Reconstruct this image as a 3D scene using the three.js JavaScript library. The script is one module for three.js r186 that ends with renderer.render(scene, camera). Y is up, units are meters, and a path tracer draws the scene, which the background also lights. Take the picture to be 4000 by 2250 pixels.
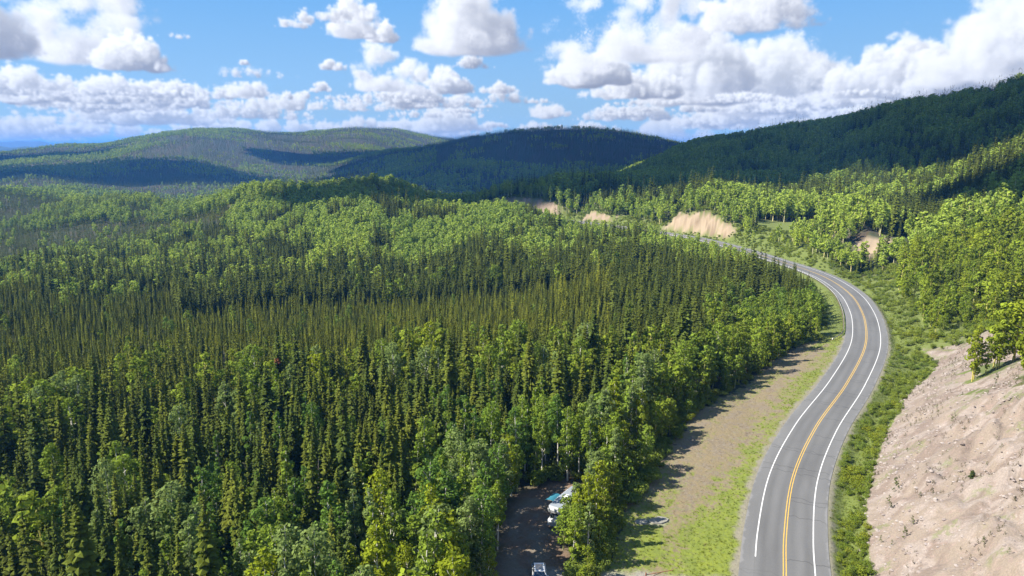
import * as THREE from 'three';
import { mergeGeometries } from 'three/addons/utils/BufferGeometryUtils.js';
import { RoundedBoxGeometry } from 'three/addons/geometries/RoundedBoxGeometry.js';

// ---------------------------------------------------------------- camera, sky, sun, exposure
const scene = new THREE.Scene();
const camera = new THREE.PerspectiveCamera(44.2, 16 / 9, 0.5, 40000);
const EYE = 53;
camera.position.set(0, EYE, 0);
camera.rotation.set(-11.2 * Math.PI / 180, 0, 0);
const renderer = new THREE.WebGLRenderer({ antialias: true });
renderer.setSize(1024, 576);
renderer.toneMapping = THREE.LinearToneMapping;
renderer.toneMappingExposure = 2.6;
renderer.shadowMap.enabled = true;

const SUN_TRAVEL = new THREE.Vector3(1, -0.98, -0.1).normalize();
const sun = new THREE.DirectionalLight(new THREE.Color(1.0, 0.95, 0.86), 5);
sun.position.copy(SUN_TRAVEL).multiplyScalar(-3000).add(new THREE.Vector3(0, 0, -600));
sun.target.position.set(0, 0, -600);
sun.castShadow = true; sun.shadow.radius = 1.2;
sun.shadow.mapSize.set(4096, 4096);
Object.assign(sun.shadow.camera, { left: -1500, right: 1500, top: 1500, bottom: -1500, near: 10, far: 8000 });
scene.add(sun, sun.target);
scene.fog = new THREE.FogExp2(new THREE.Color(0.09, 0.37, 1.0), 0.00009);
const SKY_GAIN = 0.37;                          // radiance of the sky picture

// ---------------------------------------------------------------- seeded random and noise
function rng(seed) { let a = seed >>> 0; return () => { a = (a + 0x6D2B79F5) | 0; let t = Math.imul(a ^ (a >>> 15), 1 | a); t = (t + Math.imul(t ^ (t >>> 7), 61 | t)) ^ t; return ((t ^ (t >>> 14)) >>> 0) / 4294967296; }; }
const R0 = rng(7);
const TAB = new Float32Array(4096), PERM = new Uint16Array(8192);
for (let i = 0; i < 4096; i++) { TAB[i] = R0(); PERM[i] = i; }
for (let i = 4095; i > 0; i--) { const j = Math.floor(R0() * (i + 1)), t = PERM[i]; PERM[i] = PERM[j]; PERM[j] = t; }
for (let i = 0; i < 4096; i++) PERM[i + 4096] = PERM[i];
function vn2(x, y) {
  const xi = Math.floor(x), yi = Math.floor(y); let fx = x - xi, fy = y - yi; fx = fx * fx * (3 - 2 * fx); fy = fy * fy * (3 - 2 * fy);
  const a = PERM[xi & 4095], b = PERM[(xi + 1) & 4095], y0 = yi & 4095, y1 = (yi + 1) & 4095;
  const p = TAB[PERM[a + y0]], q = TAB[PERM[b + y0]], r = TAB[PERM[a + y1]], s = TAB[PERM[b + y1]];
  return p + (q - p) * fx + (r - p) * fy + (p - q - r + s) * fx * fy;
}
function vn3(x, y, z) {
  const zi = Math.floor(z); let f = z - zi; f = f * f * (3 - 2 * f);
  const o0 = (PERM[zi & 4095] & 1023) * 7.31, o1 = (PERM[(zi + 1) & 4095] & 1023) * 7.31;
  const a = vn2(x + o0, y + o0 * 1.7), b = vn2(x + o1, y + o1 * 1.7);
  return a + (b - a) * f;
}
const fbm2 = (x, y, n = 4) => { let s = 0, a = .5, t = 0; for (let i = 0; i < n; i++) { s += a * vn2(x, y); t += a; a *= .5; x = x * 2.03 + 17.3; y = y * 2.03 + 5.1; } return s / t; };
const clamp = (v, a = 0, b = 1) => v < a ? a : v > b ? b : v;
const sstep = (a, b, v) => { const t = clamp((v - a) / (b - a)); return t * t * (3 - 2 * t); };
const lerp = (a, b, t) => a + (b - a) * t;
const DEG = Math.PI / 180;

// ---------------------------------------------------------------- the sky: blue air and cumulus, computed round the whole horizon
function makeSky() {
  const W = 4096, H = 2048, data = new Float32Array(W * H * 4), rnd = rng(11);
  const air = e => { // e in degrees above the horizon
    const t = clamp(e / 14), u = Math.pow(t, .75), v = clamp((e - 14) / 76);
    let c = [lerp(.50, .15, u), lerp(.76, .46, u), lerp(.99, .95, u)];
    return [lerp(c[0], .05, v), lerp(c[1], .2, v), lerp(c[2], .62, v)];
  };
  for (let j = 0; j < H; j++) {
    const e = (j + .5) / H * 180 - 90, c = air(Math.max(e, 0));
    for (let i = 0; i < W; i++) { const k = (j * W + i) * 4; data[k] = c[0]; data[k + 1] = c[1]; data[k + 2] = c[2]; data[k + 3] = 1; }
  }
  // clouds in degrees: azimuth a, elevation e. [left, right, top, base, distance rank, fluff]
  const clouds = [];
  const add = (a0, a1, e1, e0, o = {}) => clouds.push({ a0: a0 - (a1 - a0) * .09, a1: a1 + (a1 - a0) * .09, e1: e1 + (e1 - e0) * .18, e0: e0 - (e1 - e0) * .04, n: 14, soft: .17, dense: 1, rag: 1, full: .5, ...o });
  // --- the cumuli in front of the viewpoint
  add(-42, -32.2, 11.4, 5.5, { n: 22 }); add(-33.6, -26.4, 13.5, 5.4, { n: 26 }); add(-30, -24.2, 7.6, 5.2);
  add(-24.8, -23.4, 8.3, 7.5, { n: 4, dense: .5 }); add(-20.4, -19.5, 6.3, 5.9, { n: 3, dense: .6 });
  add(-17.6, -14.4, 9.8, 8.6, { n: 5, dense: .5 }); add(-13.8, -10, 11.4, 8, { n: 14 }); add(-11, -8.6, 9.4, 7.8, { n: 9 });
  add(-12.3, -8.6, 8, 4.2, { n: 16 }); add(-9.2, -5.9, 6.8, 3.7, { n: 14 }); add(-6.8, -3.2, 6.1, 4.1, { n: 12 }); add(-15, -12.3, 6.5, 5.7, { n: 6, dense: .6 });
  add(-21.8, -18.2, 5.5, 3.6, { n: 10 }); add(-20.7, -15, 4.5, 2.8, { n: 12 }); add(-15.4, -13.8, 4.9, 4.1, { n: 5, dense: .8 });
  add(-31.3, -23.6, 4.9, 3.5, { n: 14 }); add(-36.5, -31, 4.7, 2.9, { n: 12 }); add(-29.5, -25.5, 3.7, 2.5, { n: 8 });
  add(-6.8, 1.2, 13.5, 7, { n: 26 }); add(-2.9, .5, 5.4, 4.1, { n: 8 }); add(1.2, 3.1, 4.2, 3.4, { n: 4, dense: .6 });
  add(1.2, 4.9, 4.1, 2.3, { n: 12 }); add(6.9, 7.9, 3.5, 2.6, { n: 4 }); add(8.2, 9.1, 3.1, 2.7, { n: 3, dense: .6 }); add(9.6, 11, 3.1, 2.7, { n: 4, dense: .7 });
  add(-8.3, -.8, 3.2, 1.2, { n: 16 }); add(0, 4.4, 2.2, 1.1, { n: 9 }); add(4, 8.2, 1.9, .9, { n: 9 }); add(9.2, 16.5, 2.5, .2, { n: 18 }); add(-14, -8, 2.8, 1.4, { n: 10 });
  add(2.6, 9, 15, 5.4, { n: 24, rag: 1.4, full: .45 }); add(6.5, 15, 16, 6.2, { n: 28, rag: 1.5, full: .5, dense: .8 }); add(2.4, 9.5, 7.6, 4.7, { n: 18, full: .6 }); add(5, 14, 6.2, 3.7, { n: 22, rag: 1.3, full: .6 }); add(9.5, 18.5, 8.6, 3.3, { n: 26, full: .6 }); add(13.5, 22.5, 13.5, 8.3, { n: 22, full: .5, rag: 1.5, dense: .7 });
  add(14, 25, 7.8, 2.6, { n: 30, rag: 1.3, full: .7 }); add(11.5, 24, 3.6, 1.7, { n: 26, rag: 1.3, full: .6 }); add(18, 33, 4.6, 1.2, { n: 34, rag: 1.4, full: .7 }); add(22, 33.5, 6.8, 3.4, { n: 26, rag: 1.2, full: .65 }); add(28.6, 43, 10.6, 4.0, { n: 26, full: .6 }); add(25, 38, 5.4, 2.2, { n: 30, full: .6 });
  add(24.5, 41, 12.8, 10.2, { n: 26, full: .8 });
  add(-33, -20, 3.4, 1.6, { n: 40, rag: 1.6, soft: .2, full: .7 }); add(-27, -12, 2.3, .9, { n: 44, rag: 1.6, soft: .2, full: .7 }); add(-40, -24, 2.0, .7, { n: 44, rag: 1.7, soft: .22, full: .75, dense: .8 }); add(-14, -2, 2.1, .9, { n: 36, rag: 1.6, soft: .2, full: .6 }); add(-44, -30, 1.3, .2, { n: 44, rag: 1.7, soft: .25, full: .8, dense: .7 });
  add(-16.5, -11, 10.6, 9, { n: 9, dense: .5, rag: 1.8, soft: .2 }); add(-22, -16.5, 6.4, 5, { n: 9, dense: .45, rag: 1.8, soft: .22 }); add(-5.2, -1.5, 7, 6, { n: 8, dense: .4, rag: 1.8, soft: .22 }); add(-4, 2, 4.6, 3.4, { n: 12, dense: .4, rag: 1.9, soft: .22 });
  // --- rows of far cumuli low over the horizon, all the way round
  for (let k = 0; k < 430; k++) {
    const a = rnd() * 360 - 180, low = Math.pow(rnd(), 1.3) * 3.6 + .1, w = (1.2 + rnd() * 3.4) * (.5 + low * .3), front = a > -1 && a < 16;
    if (front && rnd() < .75) continue;
    add(a - w, a + w, low + w * (.12 + rnd() * .22), low, { n: 26, dense: .7, rag: 2.1, soft: .16, full: .6 });
  }
  // --- cumuli elsewhere round the sky, like those in front
  for (let k = 0; k < 150; k++) {
    const a = 42 + rnd() * 276, e = 4 + Math.pow(rnd(), 1.4) * 10, w = 2 + rnd() * 5;
    add(a > 180 ? a - 360 - w : a - w, a > 180 ? a - 360 + w : a + w, e + w * (.5 + rnd() * .6), e, { n: 16 });
  }
  for (let k = 0; k < 120; k++) {
    const a = rnd() * 360 - 180, e = 15.5 + rnd() * 40, w = (3 + rnd() * 6) / Math.cos(e * DEG);
    add(a - w, a + w, e + w * Math.cos(e * DEG) * (.6 + rnd() * .5), e, { n: 16 });
  }
  clouds.sort((p, q) => p.e0 - q.e0);
  const SX = -.80, SY = .56, SZ = .16;                       // towards the sun: left, up, a little to this side
  clouds.forEach((c, ci) => {
    const cw = c.a1 - c.a0, ch = c.e1 - c.e0, sq = Math.cos(c.e0 * DEG), W2 = cw * sq / 2, puffs = [], inFront = c.a1 > -44 && c.a0 < 44 && c.e0 < 14;
    const prof = t => { const m = 1 - Math.pow(Math.abs(t), 2.4); return m * (c.full + (1 - c.full) * clamp(fbm2(t * 1.7 + ci * 9.1, ci * 3.3, 2) * 2.1 - .45)); };
    const put = (x, y, z, r) => { if (y > -r * .1) puffs.push([x, Math.max(y, r * .2), z, r]); };
    const n1 = Math.round(c.n * .8) + 3;
    for (let k = 0; k < n1; k++) { const t = (k + .5) / n1 * 2 - 1 + (rnd() - .5) * .2, top = ch * prof(clamp(t, -.98, .98)), r = Math.max(.1 * ch, Math.min(top * (.42 + .2 * rnd()), W2 * .45)); put(t * (W2 - r * .6), Math.max(r * .3, (top - r) * (rnd() < .6 ? 1 : rnd())), (rnd() - .5) * ch * .7, r); if (top > 2.4 * r) put(t * (W2 - r * .6), r * .6, (rnd() - .5) * ch * .6, r * 1.05); }
    const first = puffs.length, kids = (a, b, m, f) => { for (let k = a; k < b; k++) for (let q = 0; q < m; q++) { const p = puffs[k], u = rnd() * 2 - 1, an = rnd() * 6.283, s = Math.sqrt(1 - u * u), r = p[3] * f * (.6 + .8 * rnd()); put(p[0] + s * Math.cos(an) * p[3] * .9, p[1] + u * p[3] * .85, p[2] + Math.abs(s * Math.sin(an)) * p[3] * .9, r); } };
    if (ch > .75) kids(0, first, inFront ? 4 : 2, .42); if (inFront && ch > 1) kids(first, puffs.length, 2, .42);
    const depth = ch * .95, fr = 5.5 / ch, off = ci * 13.7;
    const field = (x, y, z, oct) => {
      let f = -1e9;
      for (let i = 0; i < puffs.length; i++) { const p = puffs[i], dx = x - p[0]; if (dx > p[3] * 1.5 || dx < -p[3] * 1.5) continue; const dy = y - p[1], dz = z - p[2], g = p[3] - Math.sqrt(dx * dx + dy * dy + dz * dz); if (g > f) f = g; }
      f /= ch; if (f < -.16) return -1;
      let n = 0, a = .5, q = fr; const wx = x + off, wy = y * 1.1 + off * .3, wz = z - off;
      for (let o = 0; o < oct; o++) { n += a * (Math.abs(vn3(wx * q, wy * q, wz * q) * 2 - 1) - .45); a *= .5; q *= 2.1; }
      return f + n * .28 * c.rag - Math.max(0, .07 * ch - y + n * .1 * ch) / ch * 2.2;
    };
    const j0 = Math.max(0, Math.floor((c.e0 - .2 * ch + 90) / 180 * H)), j1 = Math.min(H - 1, Math.ceil((c.e1 + ch * .25 + 90) / 180 * H));
    const i0 = Math.floor((c.a0 - cw * .12) / 360 * W), i1 = Math.ceil((c.a1 + cw * .12) / 360 * W);
    const steps = inFront ? 20 : 8, st = 2 * depth / steps, oct = inFront ? 5 : 3;
    const stride = c.e0 > 15 ? 2 : inFront ? 1 : 2, sig = 17 / ch * c.dense;
    const hz = Math.exp(-Math.max(.2, c.e0) / 2.4);
    for (let j = j0; j <= j1; j += stride) for (let i = i0; i <= i1; i += stride) {
      const e = (j + .5) / H * 180 - 90, a = (i + .5) / W * 360; if (e < 0) continue;
      const x = (a - (c.a0 + c.a1) / 2) * sq, y = e - c.e0;
      let T = 1, L = [0, 0, 0];
      for (let s = 0; s < steps && T > .02; s++) {
        const z = depth - (s + .5 + (vn2(i * 7.3, j * 5.1) - .5) * .9) * st, f = field(x, y, z, oct);
        if (f <= 0) continue;
        const d = sstep(0, c.soft, f) * sig, al = 1 - Math.exp(-d * st);
        let od = 0; for (let q = 1; q <= 5; q++) { const l = ch * .055 * q ** 1.65, g = field(x + SX * l, y + SY * l, z + SZ * l, q < 2 ? 3 : 1); if (g > 0) od += Math.min(g * 6, 1) * .055 * 1.65 * q ** .65; }
        const lit = .80 * Math.exp(-od * 3.9) + .20 * Math.exp(-od * 1.0), up = clamp(y / ch * 1.1);
        const b = .98 * lit;
        L[0] += T * al * (b + .19 + .19 * up); L[1] += T * al * (b * .98 + .235 + .19 * up); L[2] += T * al * (b * .93 + .37 + .16 * up);
        T *= 1 - al;
      }
      if (T > .995) continue;
      const o = 1 - T;
      for (let k = 0; k < 3; k++) L[k] = lerp(L[k], o * [.74, .84, .98][k], hz * .7);
      for (let jj = j; jj < Math.min(H, j + stride); jj++) for (let ii = i; ii < i + stride; ii++) {
        const u = ((ii + 1024) % W + W) % W, k = (jj * W + u) * 4;
        for (let q = 0; q < 3; q++) data[k + q] = data[k + q] * T + L[q];
      }
    }
  });
  for (let k = 0; k < data.length; k += 4) { data[k] *= SKY_GAIN; data[k + 1] *= SKY_GAIN; data[k + 2] *= SKY_GAIN; }
  const tex = new THREE.DataTexture(data, W, H, THREE.RGBAFormat, THREE.FloatType);
  tex.mapping = THREE.EquirectangularReflectionMapping; tex.magFilter = tex.minFilter = THREE.LinearFilter; tex.colorSpace = THREE.LinearSRGBColorSpace; tex.needsUpdate = true;
  return tex;
}
const skyTexture = makeSky();
scene.background = skyTexture; scene.environment = skyTexture;
console.log('sky', performance.now() | 0);

// ---------------------------------------------------------------- terrain
// spot heights [x, z, height] of the land before the road was cut into it
const SPOTS = [[34,-81,0],[46,-108,0],[67,-141,0],[96,-187,0],[117,-233,0],[130,-292,0],[126,-341,0],[119,-391,0],[105,-431,0],[63,-495,0],[46,-520,0],[4,-83,-.3],[8,-102,-.5],[20,-93,-.2],[43,-140,-.4],[-10,-82,-.8],[-27,-84,-2],[-49,-87,-4],[-72,-90,-6],[-114,-149,-10],[-65,-142,-7],[-26,-134,-3.5],[12,-164,-3],[-173,-231,-17],[-107,-240,-15],[-36,-242,-11],[41,-274,-9],[91,-292,-7.5],[66,-359,-8],[28,-388,-13],[-56,-382,-19],[-178,-403,-26],[-267,-362,-22.1],[-424,-582,-35.2],[-585,-811,-29.6],[-756,-1057,-14.9],[-288,-527,-32.8],[-381,-704,-22.2],[-450,-837,-8.2],[-161,-442,-22.9],[-200,-555,-9.8],[-242,-678,7.3],[-80,-443,-6.9],[-99,-551,4.4],[-116,-650,16.1],[-24,-439,-6.5],[-29,-539,1.4],[-21,-600,7.5],[16,-430,-9.7],[-1007,-1370,-60],[-628,-1138,-50],[-345,-939,-38],[-168,-915,-42],[-31,-849,-40],[31,-1050,-45],[137,-1242,-15],[0,-700,-.6],[81,-756,10.8],[126,-587,7.1],[177,-831,19.5],[300,-1213,46.8],[169,-471,9],[291,-745,29.5],[397,-1026,74.9],[236,-508,11.9],[282,-530,16.2],[441,-841,93.2],[280,-414,30.3],[186,-272,18.6],[125,-175,15],[485,-698,108.5],[345,-491,53.8],[200,-369,7],[424,-1646,0],[676,-1226,60],[770,-1047,90],[516,-611,130],[194,-229,30],[93,-124,14.6],[100,-135,12.5],[86,-106,18],[75,-92,21],[60,-66,21],[104,-150,9],[117,-174,6],[-166,-2194,64.9],[2,-2200,90],[134,-2196,99],[254,-2185,96.5],[371,-2169,79.6],[485,-2146,60],[-336,-2124,37],[-428,-2005,10.1],[-508,-1883,-25.5],[-23,-1300,-29.9],[-159,-1492,-9.3],[57,-1599,7.2],[253,-1782,28],[-296,-2684,-20],[213,-2892,40],[698,-2712,40],[1448,-2627,60],[1886,-2333,80],[-1771,-2785,43.8],[-1548,-2801,61.3],[-1380,-2776,87],[-1199,-2750,115.9],[-1109,-2788,114.1],[-1022,-2927,105.5],[-935,-3008,102.1],[-825,-3092,113.3],[-680,-3127,129.2],[-590,-3196,124.5],[-461,-3268,103.8],[-348,-3382,83.8],[-1018,-1424,-32],[-804,-1498,-38.6],[-640,-1629,-34.4],[-551,-1818,-34],[-1189,-1969,1],[-950,-1984,16.5],[-854,-2296,33.7],[-785,-1839,-11],[-642,-2416,22.7],[-1734,-2448,24.5],[-2665,-3626,10],[-2059,-4001,40],[-1121,-4358,50],[367,-4987,60],[2414,-4379,60],[-5659,-6998,20],[-10689,-13219,10],[-3880,-8121,20],[-7329,-15339,10],[-1309,-8904,20],[-2473,-16819,10],[1627,-8852,20],[3073,-16720,10],[4345,-7881,20],[8208,-14887,10],[5810,-6873,20],[10975,-12982,10],[-1985,-2250,-20],[-992,-1125,-50],[-463,-525,-50],[-198,-225,-22],[-66,-75,-8],[-15,-26,-1],[0,-30,-1],[15,-26,-1],
  [118,-452,13],[133,-443,13.5],[106,-466,10],[146,-425,9],[10,-592,15],[30,-588,15],[-12,-598,12],[62,-538,8],[166,-329,1.5],[172,-344,11.5],[184,-340,11]];
const tpsU = d2 => d2 < 1e-9 ? 0 : .5 * d2 * Math.log(d2);
const polar = (x, z) => { const r = Math.max(8, Math.hypot(x, z)); let t = Math.atan2(x, -z); t = clamp(t, -.95, .95); return [t * 3, Math.log(r)]; };
const TPS = (() => {
  const n = SPOTS.length, P = SPOTS.map(([x, z]) => polar(x, z)), N = n + 3, A = [];
  for (let i = 0; i < N; i++) A.push(new Float64Array(N + 1));
  for (let i = 0; i < n; i++) {
    for (let j = 0; j < n; j++) A[i][j] = tpsU((P[i][0] - P[j][0]) ** 2 + (P[i][1] - P[j][1]) ** 2) + (i === j ? 1e-4 : 0);
    A[i][n] = A[n][i] = 1; A[i][n + 1] = A[n + 1][i] = P[i][0]; A[i][n + 2] = A[n + 2][i] = P[i][1]; A[i][N] = SPOTS[i][2];
  }
  for (let c = 0; c < N; c++) {
    let p = c; for (let r = c + 1; r < N; r++) if (Math.abs(A[r][c]) > Math.abs(A[p][c])) p = r;
    [A[c], A[p]] = [A[p], A[c]];
    for (let r = c + 1; r < N; r++) { const f = A[r][c] / A[c][c]; if (f) for (let k = c; k <= N; k++) A[r][k] -= f * A[c][k]; }
  }
  const w = new Float64Array(N);
  for (let c = N - 1; c >= 0; c--) { let s = A[c][N]; for (let k = c + 1; k < N; k++) s -= A[c][k] * w[k]; w[c] = s / A[c][c]; }
  return (t, l) => { let s = w[n] + w[n + 1] * t + w[n + 2] * l; for (let i = 0; i < n; i++) { const dx = t - P[i][0], dy = l - P[i][1]; s += w[i] * tpsU(dx * dx + dy * dy); } return s; };
})();
// lookup of the spline: 0.4 degrees by 1.5 % of range
const LT = 272, LR = 520, LT0 = -.95 * 3, LTD = 1.9 * 3 / (LT - 1), LR0 = Math.log(8), LRD = (Math.log(20000) - LR0) / (LR - 1), LUT = new Float32Array(LT * LR);
for (let i = 0; i < LT; i++) for (let j = 0; j < LR; j++) LUT[i * LR + j] = TPS(LT0 + i * LTD, LR0 + j * LRD);
function land(x, z) {
  const [t, l] = polar(x, z); const a = clamp((t - LT0) / LTD, 0, LT - 1.001), b = clamp((l - LR0) / LRD, 0, LR - 1.001), i = a | 0, j = b | 0, f = a - i, g = b - j, k = i * LR + j;
  const r = Math.exp(l), rough = clamp((r - 60) / 900, 0, 1.6);
  let h = (LUT[k] * (1 - f) + LUT[k + LR] * f) * (1 - g) + (LUT[k + 1] * (1 - f) + LUT[k + LR + 1] * f) * g;
  h += (fbm2(x / 90, z / 90, 3) - .5) * 9 * rough + (fbm2(x / 420 + 9, z / 420, 3) - .5) * 46 * clamp((r - 1200) / 1500);
  return h;
}
// ---- the road's centre line, level at height 0
const ROADPTS = [[12, -20], [20.5, -45], [29.5, -68], [34.4, -80.7], [38, -90.1], [46.1, -108], [58.4, -128.7], [76.6, -155], [96.4, -186.8], [109.7, -214.2], [117.4, -233.5], [123.4, -251.5], [128.2, -272.8], [130.4, -291.5], [130.2, -308.3], [126.2, -340.1], [123, -365.1], [118, -391.3], [111.3, -416], [104.7, -430.8], [84, -463.5], [63.5, -495.1], [45.5, -518.5], [24, -541], [-2, -561], [-40, -580], [-90, -594]];
const roadCurve = new THREE.CatmullRomCurve3(ROADPTS.map(([x, z]) => new THREE.Vector3(x, 0, z)), false, 'centripetal');
const ROADLEN = roadCurve.getLength(), NS = Math.round(ROADLEN / 2);
const CL = roadCurve.getSpacedPoints(NS), CT = CL.map((p, i) => CL[Math.min(NS, i + 1)].clone().sub(CL[Math.max(0, i - 1)]).normalize());
function road(x, z) { // signed offset u to the right of the centre line, and z of the nearest centre point
  if (x < -330 || x > 330 || z < -800) return { u: 999, d: 999, cz: 0, k: 0 };
  let b = 1e9, k = 0;
  for (let i = 0; i <= NS; i += 4) { const dx = x - CL[i].x, dz = z - CL[i].z, d = dx * dx + dz * dz; if (d < b) { b = d; k = i; } }
  const k0 = Math.max(0, k - 4), k1 = Math.min(NS, k + 4);
  for (let i = k0; i <= k1; i++) { const dx = x - CL[i].x, dz = z - CL[i].z, d = dx * dx + dz * dz; if (d < b) { b = d; k = i; } }
  const t = CT[k], dx = x - CL[k].x, dz = z - CL[k].z, u = -t.z * dx + t.x * dz;
  return { u, d: Math.sqrt(b), cz: CL[k].z, k };
}
const band = (v, a, b, w) => sstep(a - w, a + w, v) * (1 - sstep(b - w, b + w, v));
function cutInfo(cz) { // toe offset, slope and how bare the cutting is, by station
  const near = 1 - sstep(170, 200, -cz), big = band(-cz, 408, 456, 7), B = band(-cz, 498, 520, 4), A = band(-cz, 538, 574, 4);
  const toe = near * (lerp(9.4, 11.6, sstep(75, 150, -cz)) + 5.5 * sstep(148, 182, -cz)) + (1 - near) * lerp(9, 11, big);
  return { toe, slope: .76 * near + (1 - near) * (.3 + .8 * big + .6 * B + .75 * A), bare: Math.max(near, big, B, A) };
}
function ground(x, z) {
  const n = land(x, z), q = road(x, z);
  let h = n, bare = 0;
  if (q.d < 330) {
    const a = Math.abs(q.u) < q.d - 20 ? q.d * Math.sign(q.u || 1) : q.u, c = cutInfo(q.cz);
    if (a > 0) {
      if (a < c.toe) h = -.08 - .75 * sstep(5.6, (5.6 + c.toe) / 2, a) * (1 - sstep((5.6 + c.toe) / 2, c.toe, a)) + Math.min(0, 0);
      else {
        const gull = (fbm2(x * .22 + 3, z * .22, 3) - .5) * 2.2 + (fbm2(x * .9, z * .9, 2) - .5) * .5;
        const line = (a - c.toe) * c.slope * (1 + gull * (q.cz < -250 ? .3 : .2)) + gull * .3 * sstep(0, 4, a - c.toe);
        const nn = Math.max(n, 0) + .2, k = 1.2, m = Math.min(line, nn), soft = Math.max(0, k - Math.abs(line - nn)) ** 2 / (4 * k);
        h = m - soft; bare = c.bare * sstep(.1, 1.4, a - c.toe) * (1 - sstep(-.2, 1.4, line - nn));
      }
      if (n < 0 && a > c.toe) h = Math.max(n, -(a - c.toe) * .4);
    } else {
      const b = -a, flat = 1 - sstep(184, 206, -q.cz), edge = lerp(7.4, 7.2, flat), fill = -.08 - Math.max(0, b - edge) * lerp(.55, .06, flat) - .1 * sstep(5.5, 7.5, b);
      h = n > fill ? Math.min(n, (b - edge) * .3 - .1) : fill;
      if (b < edge) h = -.08 - .1 * sstep(5.5, 7.5, b);
      h = lerp(h, n, sstep(18, 60, b));
    }
  }
  return { h, bare, q };
}
const H = (x, z) => ground(x, z).h;

// ---- open ground: the mown strip left of the road, and the gravel lot among the birches
const TREELINE = [[6, -60], [9.5, -72], [11, -80.7], [13.5, -84.7], [14.8, -89.7], [16.6, -96.8], [22.9, -106.6], [29.6, -120.7], [36, -133.1], [40, -140.1], [53.2, -154.8], [67.8, -174.9], [80.4, -189.4], [91, -197.6]];
const LOT = [[-4, -60], [-2.2, -80.7], [-.8, -88.4], [-.9, -94.6], [.5, -99.9], [2.6, -104.9], [8.3, -107.5], [12.3, -104.9], [9.8, -97.5], [7, -89.7], [6.9, -80.7], [8, -60]];
function inPoly(P, x, z) { let c = false; for (let i = 0, j = P.length - 1; i < P.length; j = i++) { const [xi, zi] = P[i], [xj, zj] = P[j]; if ((zi > z) !== (zj > z) && x < (xj - xi) * (z - zi) / (zj - zi) + xi) c = !c; } return c; }
function polyDist(P, x, z, closed) { let b = 1e9; for (let i = closed ? 0 : 1, j = closed ? P.length - 1 : 0; i < P.length; j = i++) { const [ax, az] = P[j], [bx, bz] = P[i], dx = bx - ax, dz = bz - az, t = clamp(((x - ax) * dx + (z - az) * dz) / (dx * dx + dz * dz)), d = Math.hypot(x - ax - dx * t, z - az - dz * t); if (d < b) b = d; } return b; }
function treelineX(z) { for (let i = 1; i < TREELINE.length; i++) { const [x0, z0] = TREELINE[i - 1], [x1, z1] = TREELINE[i]; if (z <= z0 && z >= z1) return lerp(x0, x1, (z - z0) / (z1 - z0)); } return z > -60 ? 6 : 999; }
const openStrip = (x, z, q) => q.u < -5 && z > -198 && q.d < 60 && x > treelineX(z); // between tree line and road
function lotSigned(x, z) { const d = polyDist(LOT, x, z, true); return inPoly(LOT, x, z) ? d : -d; }

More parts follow.
